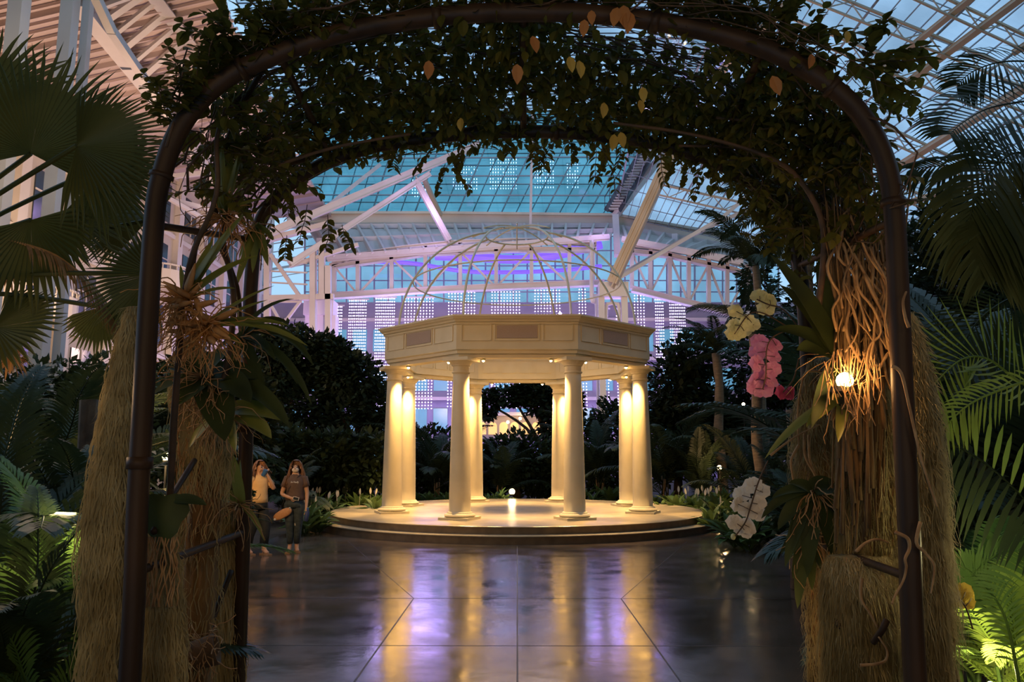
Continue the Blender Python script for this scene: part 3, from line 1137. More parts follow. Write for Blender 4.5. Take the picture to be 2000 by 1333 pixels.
# --- light curtains
panels = [(650, 666, 600, 700, .6), (683, 714, 588, 715, .6), (735, 767, 584, 800, .6), (792, 843, 584, 806, 1), (877, 902, 574, 806, 1), (909, 927, 572, 806, 1),
          (961, 1016, 565, 806, 1), (1045, 1097, 562, 806, 1), (1131, 1150, 560, 806, 1), (1180, 1192, 606, 806, 1), (1204, 1216, 606, 806, 1), (1239, 1264, 572, 760, 1), (1280, 1300, 586, 740, .6), (1308, 1342, 590, 720, .6)]
nms = ['beside the lilac pavilion block', 'tall striped one next to the pavilion block', 'striped one at the gazebo cornice end', 'in front of the dark shrub in the window', 'narrow one left of the tan dome rib',
       'narrow one behind the tan dome rib', 'wide one under the middle of the dome', 'wide one behind the violet spotlight', 'slim one by the bent downpipe', 'slim one between the bracket legs',
       'slim one beside the outer bracket leg', 'square dotted one past the bracket box', 'striped one at the far cornice end', 'striped one beside the dark palm crown']
for (xa, xb, ya, yb, hs), nm in zip(panels, nms):
    Y = 46.0
    p, q = at(xa, ya, Y), at(xb, yb, Y)
    t = thing('light_curtain', 'hanging curtain of violet white bulbs, ' + nm.replace('left of', 'before'), 'light curtain', (p.x, Y, p.z), 'hanging curtains of violet lights')
    stx = .186 * hs
    nx = max(2, int((q.x - p.x) / stx) + 1)
    nz = int((p.z - q.z) / .186)
    mb = MB()
    wr = MB()
    for i in range(nx):
        x = p.x + i * stx
        wr.box((x, Y + .02, (p.z + q.z) / 2), (.008, .008, p.z - q.z))
        for k_ in range(nz):
            z = p.z - k_ * .186
            c = V((x + rnd.uniform(-.01, .01), Y, z))
            r_ = .036
            mb.add([c + V((r_, 0, 0)), c + V((0, 0, r_)), c + V((-r_, 0, 0)), c + V((0, 0, -r_)), c + V((0, -r_, 0)), c + V((0, r_, 0))],
                   [(0, 1, 4), (1, 2, 4), (2, 3, 4), (3, 0, 4), (1, 0, 5), (2, 1, 5), (3, 2, 5), (0, 3, 5)])
    o = mb.build('bulb_mesh', M_BULB, t)
    o['kind'] = 'stuff'
    wr.build('wires', M_MULL, t)
    wr2 = MB()
    wr2.box(((p.x + q.x) / 2, Y + .02, p.z + .1), (q.x - p.x + .2, .08, .08))
    wr2.build('hanging_rail', M_STEEL, t)
# curtain reflections, modelled as glowing strands set behind the gable glass
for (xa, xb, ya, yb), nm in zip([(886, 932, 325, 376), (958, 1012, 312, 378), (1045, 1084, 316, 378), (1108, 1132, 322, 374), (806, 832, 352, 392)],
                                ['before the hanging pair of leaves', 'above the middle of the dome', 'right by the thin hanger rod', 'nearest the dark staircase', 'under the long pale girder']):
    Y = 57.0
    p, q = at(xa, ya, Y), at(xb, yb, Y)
    t = thing('light_curtain', 'modelled reflection of light strings behind the teal glass, ' + nm, 'light curtain', (p.x, Y, p.z), 'light string reflections behind the gable glass')
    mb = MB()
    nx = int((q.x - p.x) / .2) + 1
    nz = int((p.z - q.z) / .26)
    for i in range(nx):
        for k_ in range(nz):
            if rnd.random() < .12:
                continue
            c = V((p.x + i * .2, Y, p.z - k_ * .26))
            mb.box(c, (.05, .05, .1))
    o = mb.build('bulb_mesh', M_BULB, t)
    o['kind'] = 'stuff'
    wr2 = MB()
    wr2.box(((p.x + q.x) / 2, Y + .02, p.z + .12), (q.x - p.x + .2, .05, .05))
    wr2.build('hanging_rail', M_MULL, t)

# --- closing shell, unseen: opaque roof and walls added to limit skylight to the glazing
sh = MB()
sh.box((0, -9.8, 12), (60, .4, 24))
struct('wall_front', sh, M_DARKSH, 'unseen dark wall behind the viewer')
sh = MB()
sh.box((24, 22, 6), (.4, 64, 12.4))
struct('wall_right', sh, M_DARKSH, 'dark side wall behind the palms')
sh = MB()
sh.box((0, -2, 24.2), (60, 16, .4))
struct('ceiling', sh, M_DARKSH, 'unseen opaque roof over the viewer')
# ================================================================== GARDEN ARCH
Y1, Y2 = 2.7, 3.77
hoop1 = [(250, 1400), (258, 1250), (268, 1000), (279, 800), (290, 600), (303, 410), (318, 335), (345, 262), (388, 200), (450, 147), (545, 105), (640, 72), (760, 45), (900, 28), (1010, 24), (1130, 26),
         (1270, 40), (1400, 66), (1500, 98), (1590, 146), (1660, 200), (1705, 260), (1733, 330), (1746, 410), (1754, 550), (1764, 800), (1776, 1050), (1786, 1300), (1790, 1400)]
hoop2 = [(465, 1400), (470, 1200), (478, 950), (485, 700), (490, 560), (502, 455), (528, 400), (580, 350), (650, 312), (740, 284), (850, 268), (930, 260), (1020, 257), (1120, 260), (1220, 270), (1310, 287),
         (1400, 318), (1462, 352), (1510, 395), (1542, 445), (1560, 510), (1574, 650), (1582, 850), (1589, 1100), (1592, 1400)]
arch = thing('garden_arch', 'tall bronze tubular garden arch of two hoops covered in vines, framing the gazebo', 'garden arch', (0, Y1, 0))


def hoop_pts(pl, Y):
    p = [at(x, y, Y) for x, y in pl]
    p[0] = V((p[0].x, Y, 0.0))
    p[-1] = V((p[-1].x, Y, 0.0))
    return spline(p, 5)


H1 = hoop_pts(hoop1, Y1)
H2 = hoop_pts(hoop2, Y2)
for nm, pts, r_ in (('near_hoop', H1, .036), ('rear_hoop', H2, .034)):
    mb = MB()
    mb.tube(pts, r_, 14)
    mb.tube([p + V((.0, 0, 0)) for p in pts[::1]], r_ * 1.001, 6)
    # welded sleeves
    for i in range(12, len(pts) - 12, 17):
        mb.tube([pts[i], pts[i].lerp(pts[i + 1], .6)], r_ * 1.22, 14)
    mb.build(nm, M_ARCH, arch, smooth=True)
for s_, P in ((-1, H1), (1, H1), (-1, H2), (1, H2)):
    mb = MB()
    q = P[0] if s_ < 0 else P[-1]
    mb.lathe([(.085, 0), (.085, .012), (.05, .02)], 16, q)
    mb.build('foot_plate', M_ARCH, arch)


def cross(a_, Ya, b_, Yb, r_=.014, bow=0.0, nm='crossbar', mid=None):
    p, q = at(*a_, Ya), at(*b_, Yb)
    c = (p + q) / 2 + V((0, 0, bow))
    mb = MB()
    mb.tube(spline([p, c, q], 5), r_, 8)
    mb.build(nm, M_ARCH, arch, smooth=True)


cross((1022, 26), Y1, (1022, 258), Y2, .017)
cross((548, 112), Y1, (648, 310), Y2, .016)
cross((1488, 96), Y1, (1400, 318), Y2, .016)
cross((300, 440), Y1, (502, 470), Y2, .015)
cross((1746, 430), Y1, (1560, 520), Y2, .015)
cross((262, 1120), Y1, (476, 1040), Y2, .016)
cross((1780, 1130), Y1, (1588, 1060), Y2, .016)
# slender curved side braces
for pl, Ys in (([(520, 125), (468, 215), (436, 300), (424, 370)], (2.8, 3.0, 3.15, 3.2)), ([(424, 370), (420, 420), (385, 470), (372, 560)], (3.2, 3.2, 3.1, 3.1)),
               ([(430, 300), (560, 320), (650, 290)], (3.15, 3.5, 3.75)),
               ([(1548, 140), (1600, 220), (1640, 320), (1650, 430)], (2.9, 3.05, 3.2, 3.25)), ([(1500, 120), (1560, 200), (1600, 330), (1612, 460)], (2.9, 3.1, 3.3, 3.4)),
               ([(430, 480), (462, 560), (470, 640), (480, 700)], (3.2, 3.3, 3.6, 3.75)), ([(380, 900), (330, 980), (300, 1040)], (3.3, 3.0, 2.8)), ([(452, 1115), (420, 1200), (405, 1260)], (3.6, 3.5, 3.4)),
               ([(1612, 1155), (1630, 1200), (1640, 1225)], (3.2, 3.15, 3.1)), ([(1706, 1255), (1722, 1232), (1732, 1212)], (2.95, 2.9, 2.9))):
    mb = MB()
    mb.tube(spline([at(x, y, Y) for (x, y), Y in zip(pl, Ys)], 5), .012, 8)
    mb.build('brace', M_ARCH, arch, smooth=True)


# ------------------------------------------------------------------ vines
def arch_top(x, t):
    """height of the leafy vault over lateral x, t 0 near hoop .. 1 rear hoop"""
    pass


def seg_at(pts, u):
    k = u * (len(pts) - 1)
    i = min(int(k), len(pts) - 2)
    return pts[i].lerp(pts[i + 1], k - i)


# parameter ranges of the curved tops
def top_part(pts, zmin):
    return [p for p in pts if p.z > zmin]


T1 = top_part(H1, 2.45)
T2 = top_part(H2, 2.45)


def vault(u, t):
    return seg_at(T1, u).lerp(seg_at(T2, u), t)


vine = thing('climbing_vine', 'dense climbing vine with oval leaves matted over the top of the garden arch', 'vine', (0, 3.2, 0))
sb = MB()
r2 = random.Random(11)
for i in range(190):
    u = r2.uniform(0.02, .9)
    t = r2.uniform(-.05, 1.05)
    du = r2.uniform(.01, .05)
    dt = r2.uniform(-.14, .14)
    pts = []
    off = r2.uniform(-.02, .12)
    for k in range(9):
        uu = min(.999, max(0, u + du * k))
        tt = min(1.15, max(-.12, t + dt * k * .5))
        pts.append(vault(uu, tt) + V((r2.uniform(-.03, .03), r2.uniform(-.03, .03), off + r2.uniform(-.03, .03))))
    r_ = r2.choice((.002, .003, .004, .006))
    sb.tube(pts, [r_ * (1 - .08 * k) for k in range(9)], 5)
# trunks of the vine climbing at both shoulders
for pl in ([(1688, 1000), (1668, 800), (1675, 600), (1660, 450), (1640, 330), (1600, 220), (1520, 150), (1400, 90)], [(1640, 700), (1650, 520), (1628, 400), (1560, 320), (1450, 290), (1330, 285)],
           [(1700, 700), (1680, 500), (1690, 380), (1640, 270), (1570, 190)], [(330, 1000), (345, 700), (370, 520), (420, 380), (430, 250), (500, 160), (620, 100)], [(430, 800), (455, 600), (440, 440), (520, 340), (650, 290), (800, 262)],
           [(1600, 600), (1610, 450), (1560, 350), (1480, 300), (1350, 262), (1200, 240)], [(1720, 600), (1700, 430), (1660, 300), (1560, 250), (1400, 230)]):
    yy = r2.uniform(2.95, 3.5)
    pts = spline([at(x + r2.uniform(-4, 4), y, yy + r2.uniform(-.05, .05)) for x, y in pl], 5)
    sb.tube(pts, [.014 * (1 - .6 * k / len(pts)) for k in range(len(pts))], 7, wob=.3)
sb.build('stems', M_STEM, vine, smooth=True)
lb_ = MB()


def put_leaf(mb, p, L=None, rr=r2, mi=0, down=.35):
    d = V((rr.uniform(-1, 1), rr.uniform(-1, 1), rr.uniform(-1, .7) - down)).normalized()
    n = V((rr.uniform(-.7, .7), rr.uniform(-.9, .5), 1)).normalized()
    L = L or rr.uniform(.035, .072)
    mb.leaf(p, d, n, L, L * rr.uniform(.55, .72), mi)


def sprig(mb, p, d, L, rr=r2, n=7, leafL=.055, mi=0):
    """short twig with alternate leaves"""
    d = V(d).normalized()
    pts = [V(p)]
    dd = d.copy()
    for i in range(n):
        dd = (dd + rv(.18) + V((0, 0, -.06))).normalized()
        pts.append(pts[-1] + dd * L / n)
    sb2.tube(pts, .0022, 4)
    for i, q in enumerate(pts[1:]):
        for s_ in (-1, 1):
            sd = dd.cross(V((0, 0, 1)))
            if sd.length < .1:
                sd = V((1, 0, 0))
            sd = sd.normalized() * s_
            ld = (sd + dd * .6 + rv(.35) + V((0, 0, -.25))).normalized()
            l = leafL * rr.uniform(.7, 1.15)
            mb.leaf(q, ld, V((rr.uniform(-.5, .5), -.5 + rr.uniform(-.5, .3), 1)).normalized(), l, l * .66, mi)


N = 0
while N < 9800:
    u = r2.random()
    t = r2.uniform(-.03, 1.12)
    # thinner cover towards the shoulders
    c = 1 - abs(u - .52) / .52
    dens = min(1, .25 + 1.6 * c)
    if r2.random() > dens:
        continue
    if u < .17 and t < .35 + (.17 - u) * 4:
        continue
    if u > .8 and t < .12:
        continue
    base = vault(u, t)
    hole = noise.noise(V((u * 9, t * 2.6, .3)))
    if hole > .27 + (.1 if .3 < u < .8 else -.05) and r2.random() < .92:
        continue
    if (u < .17) and t > .35 and hole > -.1:
        continue
    z = r2.uniform(-.05, .17) * (1.0 if c > .3 else 1.2)
    p = base + V((r2.gauss(0, .03), r2.gauss(0, .03), z))
    if abs(u - .55) < .38 and t < .15:
        p.z += abs(r2.gauss(0, .05))
    put_leaf(lb_, p)
    N += 1
sb2 = MB()
# twigs standing up over the near hoop
for i in range(130):
    u = r2.uniform(.12, .8)
    p = vault(u, r2.uniform(-.05, .1)) + V((0, -.03, .02))
    sprig(lb_, p, (r2.uniform(-.6, .6), -.15, r2.uniform(.3, 1)), r2.uniform(.08, .24))
# twigs hanging below the rear hoop (traced clusters)
for x, y, L in ((548, 300, .2), (575, 322, .22), (560, 378, .12), (600, 400, .22), (640, 420, .2), (668, 440, .14), (560, 460, .12), (765, 290, .12), (848, 285, .16), (872, 295, .22), (870, 320, .16), (905, 285, .12), (985, 270, .08),
                (1045, 275, .14), (1060, 280, .12), (1075, 285, .16), (1110, 275, .1), (1160, 275, .22), (1175, 285, .24), (1190, 290, .2), (1215, 280, .16), (1290, 300, .16), (1320, 305, .1), (1345, 310, .14), (1370, 320, .2), (1395, 325, .12),
                (1440, 350, .12), (1470, 380, .14), (1500, 400, .1), (520, 300, .2), (500, 250, .25), (480, 290, .2), (450, 230, .2), (530, 430, .16)):
    sprig(lb_, at(x, y, 3.72 + r2.uniform(-.1, .05)), (r2.uniform(-.5, .5), r2.uniform(-.3, .1), -1), L, leafL=.05)
# sprays over the shoulders
for x, y, Y, dx, dz, L in ((470, 85, 2.75, -.7, .6, .2), (480, 95, 2.75, -.9, .1, .2), (500, 100, 2.8, -.3, 1, .25), (560, 70, 2.75, -.2, 1, .3), (545, 80, 2.75, -.5, 1, .3), (440, 60, 2.8, .1, 1, .12), (600, 50, 2.8, 0, 1, .3),
                           (650, 40, 2.8, .2, 1, .25), (400, 260, 2.9, -1, .1, .15), (430, 240, 2.9, .5, .3, .2), (470, 160, 3, -.5, .3, .2), (1560, 60, 2.75, .8, .2, .2), (1520, 50, 2.75, .5, .9, .2), (1500, 30, 2.75, .1, 1, .2),
                           (1640, 110, 2.75, .6, .6, .2), (1650, 120, 2.7, .9, .3, .25), (1670, 130, 2.7, 1, .1, .25), (1690, 150, 2.75, .7, -.3, .2), (1655, 150, 2.8, 1, .5, .3), (1700, 120, 2.75, .8, .2, .2), (1690, 110, 2.7, .3, .8, .14)):
    sprig(lb_, at(x, y, Y), (dx, -.1, dz), L, leafL=.075)
# leafy tangles at the shoulders
for i in range(230):
    s_ = r2.random()
    if s_ < .62:
        x, y = r2.uniform(1440, 1730), r2.uniform(170, 460)
        if x + y * .2 > 1745 + 40:
            continue
    else:
        x, y = r2.uniform(415, 560), r2.uniform(150, 380)
    sprig(lb_, at(x, y, r2.uniform(2.95, 3.7)), (r2.uniform(-1, 1), r2.uniform(-.4, .4), r2.uniform(-1, .6)), r2.uniform(.1, .22), leafL=.055, n=5)
o = lb_.build('foliage', M_LEAF, vine)
o['kind'] = 'stuff'
sb2.build('twigs', M_STEM, vine)['kind'] = 'stuff'
for x, y, L, m_ in ((838, 118, .075, M_LEAFB), (1010, 125, .08, M_LEAFB), (1112, 110, .065, M_LEAFY), (1131, 118, .07, M_LEAFY), (1200, 262, .075, M_LEAFY), (1212, 258, .07, M_LEAFY), (1218, 10, .09, M_LEAFB), (1206, 14, .08, M_LEAFB), (1230, 22, .09, M_LEAFB),
                    (1155, 20, .06, M_LEAFB), (1142, 38, .07, M_LEAFB), (1040, 70, .07, M_LEAFB), (1655, 60, .05, M_LEAFY), (1255, 170, .06, M_LEAFY), (1508, 148, .08, M_LEAFB), (1586, 105, .06, M_LEAFB), (1250, 195, .06, M_LEAFY), (1180, 200, .07, M_LEAFY), (900, 230, .06, M_LEAFY)):
    mb = MB()
    mb.leaf(at(x, y, 2.62 if y < 180 else 3.0), (r2.uniform(-.3, .3), -.1, -1), (r2.uniform(-.4, .4), -1, .2), L, L * .55)
    o = mb.build('dry_leaf' if m_ is M_LEAFB else 'yellow_leaf', m_, vine)
    o['label'] = 'withered orange leaf' if m_ is M_LEAFB else 'yellowing leaf'


# ------------------------------------------------------------------ moss columns
def moss_column(name, label, prof, Y, m_core=M_MOSS, m_str=M_MOSSG, strands=1500, roots=0, seed=1, length=(.12, .4), squash=.8, rootcol=M_ROOT):
    """prof: (px, py, half width px) list from top to bottom, all at distance Y"""
    rr = random.Random(seed)
    sc1 = 1 / F * Y
    P = [(at(x, y, Y), hw * sc1) for x, y, hw in prof]
    if P[-1][0].z > 0.02:
        b_ = P[-1][0].copy()
        b_.z = 0.0
        P.append((b_, P[-1][1]))
    t = thing(name, label, 'moss column', (P[-1][0].x, Y, P[-1][0].z))
    n = 40
    rows = []
    K = len(P) - 1
    M_ = 60
    for i in range(M_ + 1):
        f_ = i / M_ * K
        a_ = min(int(f_), K - 1)
        q = f_ - a_
        c = P[a_][0].lerp(P[a_ + 1][0], q)
        r_ = P[a_][1] * (1 - q) + P[a_ + 1][1] * q
        rows.append((c, r_))
    vs = []
    for i, (c, r_) in enumerate(rows):
        for j_ in range(n):
            th = 2 * PI * j_ / n
            dv = V((math.cos(th), math.sin(th) * squash, 0))
            k_ = noise.noise(V((math.cos(th) * 2.2, math.sin(th) * 2.2, c.z * 2.2 + seed * 7)))
            k2 = noise.noise(V((math.cos(th) * 6, math.sin(th) * 6, c.z * 4 + seed * 3)))
            rad = r_ * (.86 + .22 * k_ + .12 * k2)
            if i == 0:
                rad *= .35
            vs.append(c + dv * rad)
    fs = [tuple(reversed(range(n))), tuple(M_ * n + j_ for j_ in range(n))]
    for i in range(M_):
        for j_ in range(n):
            fs.append((i * n + j_, i * n + (j_ + 1) % n, (i + 1) * n + (j_ + 1) % n, (i + 1) * n + j_))
    mb = MB()
    mb.add(vs, fs)
    mb.build('moss_core', m_core, t, smooth=True)
    mb = MB()
    for s_ in range(strands):
        f_ = rr.random()
        i = int(f_ * (M_ - 1))
        c, r_ = rows[i]
        th = rr.uniform(-PI, .12 * PI) if rr.random() < .93 else rr.uniform(0, PI)
        dv = V((math.cos(th), math.sin(th) * squash, 0))
        p = c + dv * r_ * rr.uniform(.8, 1.02)
        L = rr.uniform(*length)
        w_ = rr.uniform(.0012, .003)
        k = 6
        pts = []
        vx, vy = rr.uniform(-.25, .25), rr.uniform(-.3, .1)
        ph = rr.uniform(0, 6)
        for q in range(k + 1):
            s2 = q / k
            x = p.x + vx * s2 * L * .6 + dv.x * .02 * math.sin(s2 * 3) + .008 * math.sin(ph + s2 * 9)
            y = p.y + vy * s2 * L * .4 + dv.y * .03 * math.sin(s2 * 3)
            z = p.z - s2 * L
            if z < .01:
                z = .01
            pts.append(V((x, y, z)))
        o_ = len(mb.v)
        for q, pt in enumerate(pts):
            ww = w_ * (1 - .7 * q / k)
            mb.v.append((pt.x - ww, pt.y - .001, pt.z))
            mb.v.append((pt.x + ww, pt.y + .001, pt.z))
        for q in range(k):
            mb.f.append((o_ + 2 * q, o_ + 2 * q + 1, o_ + 2 * q + 3, o_ + 2 * q + 2))
            mb.m.append(0)
    for s_ in range(int(strands * 1.6)):
        i = int(rr.random() * (M_ - 1))
        c, r_ = rows[i]
        th = rr.uniform(-PI, .05 * PI)
        dv = V((math.cos(th), math.sin(th) * squash, 0))
        p = c + dv * r_ * rr.uniform(.88, 1.04)
        d = (dv * rr.uniform(.1, .9) + V((rr.uniform(-.6, .6), rr.uniform(-.3, .1), -rr.uniform(.2, 1.6)))).normalized()
        L = rr.uniform(.02, .075)
        w_ = rr.uniform(.0006, .0016)
        q1 = p + d * L * .5 + rv(.006)
        q2 = p + d * L + V((0, 0, -.015)) + rv(.008)
        q2.z = max(q2.z, .005)
        q1.z = max(q1.z, .005)
        mb.add([p - V((w_, 0, 0)), p + V((w_, 0, 0)), q1 + V((w_, 0, w_)), q1 - V((w_, 0, w_)), q2], [(0, 1, 2, 3), (3, 2, 4)])
    o = mb.build('hanging_strands', m_str, t)
    o['kind'] = 'stuff'
    if roots:
        mb = MB()
        for s_ in range(roots):
            i = int(rr.uniform(0, .75) * M_)
            c, r_ = rows[i]
            th = rr.uniform(-.9 * PI, -.1 * PI)
            p = c + V((math.cos(th), math.sin(th) * squash, 0)) * r_ * 1.02
            pts = [p]
            d = V((rr.uniform(-.3, .3), -.15, -1))
            for q in range(rr.randint(6, 15)):
                d = (d * .6 + V((rr.uniform(-.45, .45), 0, -.6))).normalized()
                nx = pts[-1] + d * rr.uniform(.03, .05)
                dx = max(-r_ * .95, min(r_ * .95, nx.x - c.x))
                nx.x = c.x + dx
                nx.y = c.y - squash * math.sqrt(max(0, r_ * r_ * 1.08 - dx * dx)) - .004
                nx.z = max(nx.z, .01)
                pts.append(nx)
            mb.tube(pts, [rr.uniform(.0018, .0036) * (1 - .5 * q / len(pts)) for q in range(len(pts))], 5)
        mb.build('aerial_roots', rootcol, t, smooth=True)
    return t


moss_column('moss_column', 'shaggy tan moss column outside the near arch post on the fan palm side', [(262, 600, 10), (250, 700, 20), (236, 850, 34), (228, 960, 42), (232, 1080, 46), (238, 1200, 50), (240, 1333, 54)], 2.95, strands=3400, roots=30, seed=3, length=(.1, .35))
moss_column('moss_column', 'stringy moss column between the two arch posts, under the round green leaf', [(312, 1040, 20), (315, 1100, 30), (318, 1200, 35), (318, 1333, 34)], 2.95, strands=1500, roots=30, seed=4, length=(.15, .4))
moss_column('moss_column', 'broad pale moss column below the dark fern, nearest the two visitors', [(405, 820, 26), (408, 880, 38), (412, 960, 42), (418, 1060, 44), (422, 1200, 46), (424, 1333, 46)], 3.8, strands=3000, roots=14, seed=5, length=(.15, .5))
moss_column('moss_column', 'wide yellow-brown moss column inside the arch post on the lamp side', [(1672, 1085, 55), (1680, 1120, 72), (1688, 1200, 76), (1690, 1333, 78)], 3.2, strands=3000, roots=7, seed=6, length=(.15, .5))
moss_column('moss_column', 'long rusty moss column hanging outside the arch post on the lamp side', [(1772, 610, 4), (1784, 680, 15), (1790, 760, 24), (1794, 850, 29), (1800, 980, 35), (1808, 1100, 37), (1806, 1200, 33), (1806, 1333, 31)], 2.95, strands=2600, roots=9, seed=7, length=(.1, .4))
moss_column('moss_column', 'tall mossy bark column behind the arch post, carrying the glowing lamp', [(1680, 560, 26), (1684, 660, 46), (1690, 800, 56), (1698, 950, 62), (1700, 1100, 60), (1700, 1333, 60)], 3.32, m_core=M_CORK, strands=2600, roots=16, seed=8, length=(.15, .5))
moss_column('moss_column', 'dark tangled root column just inside the rear arch post behind the orchids', [(1605, 700, 26), (1600, 800, 52), (1602, 900, 56), (1600, 1000, 46), (1596, 1100, 26), (1594, 1333, 16)], 3.72, m_core=M_CORK, strands=1600, roots=45, seed=9, length=(.1, .3))
moss_column('moss_column', 'shaggy root column above the orange-rooted orchid between the posts', [(370, 660, 18), (368, 740, 26), (392, 800, 34), (408, 850, 40), (404, 900, 34)], 3.45, m_core=M_CORK, strands=700, roots=60, seed=10, length=(.1, .25))

# fibrous driftwood mass climbing beside the post
dw = thing('driftwood_trunk', 'fibrous brown driftwood trunk fanning into twigs at the arch shoulder', 'driftwood', at(1690, 700, 3.2))
mb = MB()
rr = random.Random(21)
for i in range(130):
    x0 = rr.uniform(1640, 1725)
    top = rr.uniform(330, 520)
    xt = x0 + (x0 - 1680) * rr.uniform(.2, 1.0) + rr.uniform(-14, 14)
    Y = rr.uniform(3.05, 3.45)
    pl = [at(x0 + rr.uniform(-22, 22), rr.uniform(800, 1080), Y), at(x0 + rr.uniform(-16, 16), 660, Y), at((x0 + xt) / 2 + rr.uniform(-14, 14), 540, Y + rr.uniform(-.05, .05)), at(xt, top, Y + rr.uniform(-.1, .1))]
    pts = spline(pl, 5)
    r_ = rr.uniform(.003, .011)
    mb.tube(pts, [r_ * (1 - .75 * k / len(pts)) for k in range(len(pts))], 6, wob=.5)
mb.build('fibre_bundle', M_CORK, dw, smooth=True)
mb = MB()
for i in range(40):
    x0 = rr.uniform(1645, 1720)
    Y = rr.uniform(3.0, 3.2)
    pl = [at(x0, rr.uniform(380, 560), Y)]
    for k in range(6):
        pl.append(pl[-1] + V((rr.uniform(-.05, .05), rr.uniform(-.02, .01), -rr.uniform(.05, .1))))
    mb.tube(spline(pl, 3), rr.uniform(.003, .007), 6, wob=.4)
mb.build('husk_strips', M_ROOT, dw, smooth=True)

# bold loose roots traced from the picture
rt = thing('aerial_root_tangle', 'pale curling aerial roots wrapping the arch post on the lamp side', 'roots', at(1760, 1000, 2.8))
for pl in ([(1748, 1040), (1772, 1052), (1776, 1072), (1768, 1092), (1770, 1110), (1764, 1135), (1748, 1165), (1742, 1180)], [(1798, 1020), (1790, 1060), (1806, 1080), (1822, 1100), (1824, 1120), (1818, 1160)],
           [(1742, 715), (1760, 730), (1775, 790), (1800, 900), (1830, 990)], [(1775, 640), (1768, 620), (1764, 590), (1770, 570)], [(1672, 1078), (1690, 1062), (1712, 1054), (1735, 1060)], [(1680, 1300), (1710, 1298), (1730, 1290), (1732, 1270), (1716, 1245)],
           [(1683, 1130), (1682, 1170), (1700, 1200), (1714, 1226)], [(1560, 870), (1545, 900), (1548, 930), (1552, 955)], [(1572, 845), (1572, 890), (1592, 930), (1597, 955)], [(1580, 850), (1582, 900), (1600, 945)],
           [(1620, 730), (1590, 725), (1570, 735), (1558, 800), (1560, 870)], [(1505, 890), (1530, 870), (1560, 850), (1600, 830)]):
    Y = 2.63 if pl[0][0] > 1700 else (2.9 if pl[0][1] > 1050 else 3.45)
    mb = MB()
    pts = spline([at(x, y, Y + rnd.uniform(-.01, .01)) for x, y in pl], 5)
    mb.tube(pts, [.0065 * (1 - .5 * k / len(pts)) for k in range(len(pts))], 6)
    mb.build('root', M_ROOT, rt, smooth=True)

# glowing lamp behind the roots
lp = thing('garden_lamp', 'bright amber lamp glowing through roots on the bark column', 'lamp', at(1648, 745, 3.3))
LAMPR = at(1650, 744, 2.92)
mb = MB()
mb.ball(LAMPR, .032, 12)
mb.build('bulb', M_WARM, lp, smooth=True)
mb = MB()
mb.lathe([(.045, -.03), (.05, -.01), (.03, -.035)], 14, LAMPR + V((0, .03, -.01)))
mb.tube([LAMPR + V((0, .04, -.03)), LAMPR + V((.03, .1, -.06)), LAMPR + V((.05, .2, -.1))], .01, 6)
mb.build('lamp_holder', M_BLACK, lp)
mb = MB()
for i in range(46):
    a_ = rr.uniform(-PI, PI)
    q0 = LAMPR + V((math.cos(a_) * .09, -.05 + rr.uniform(-.05, .03), math.sin(a_) * .07))
    q1 = q0 + V((rr.uniform(-.05, .05), 0, rr.uniform(-.12, -.03)))
    mb.tube([q0 + V((0, 0, .05)), (q0 + q1) / 2 + rv(.012), q1], .002, 4)
mb.build('root_screen', M_ROOT, lp)


# ------------------------------------------------------------------ epiphytes
def strap_plant(name, label, cat, base, leaves, m_, roots=0, m_root=M_ROOTO, Y=3.1, seed=0, bulbs=0):
    rr = random.Random(seed)
    B0 = at(*base, Y)
    t = thing(name, label, cat, B0)
    for (x, y, dy, w, dr) in leaves:
        T = at(x, y, Y + dy)
        d = T - B0
        L = d.length
        mb = MB()
        # aim a little high so the droop ends on the traced tip
        dd = (d.normalized() + V((0, 0, dr * .5))).normalized()
        mb.strap(B0 + rv(.01), dd, L * 1.05, w, droop=dr, seg=9, n=(rr.uniform(-.3, .3), -.75, .65))
        mb.build('leaf', m_, t, smooth=True)
    if bulbs:
        for i in range(bulbs):
            p = B0 + V((rr.uniform(-.06, .06), rr.uniform(-.05, .02), rr.uniform(-.05, .04)))
            mb = MB()
            d = V((rr.uniform(-1, 1), -.4, rr.uniform(-.6, 1))).normalized()
            mb.tube([p, p + d * .04, p + d * .09, p + d * .13], [.008, .014, .011, .003], 7)
            mb.build('pseudobulb', m_root, t, smooth=True)
    if roots:
        mb = MB()
        for i in range(roots):
            d = V((rr.uniform(-1, 1), rr.uniform(-1, .2), rr.uniform(-1, .5))).normalized()
            pts = [B0 + d * .02]
            for k in range(rr.randint(4, 9)):
                d = (d + rv(.5) + V((0, 0, -.18))).normalized()
                pts.append(pts[-1] + d * rr.uniform(.02, .035))
            r_ = rr.uniform(.0015, .004)
            mb.tube(pts, [r_ * (1 - .6 * k / len(pts)) for k in range(len(pts))], 5)
        mb.build('roots', m_root, t, smooth=True)
    return t


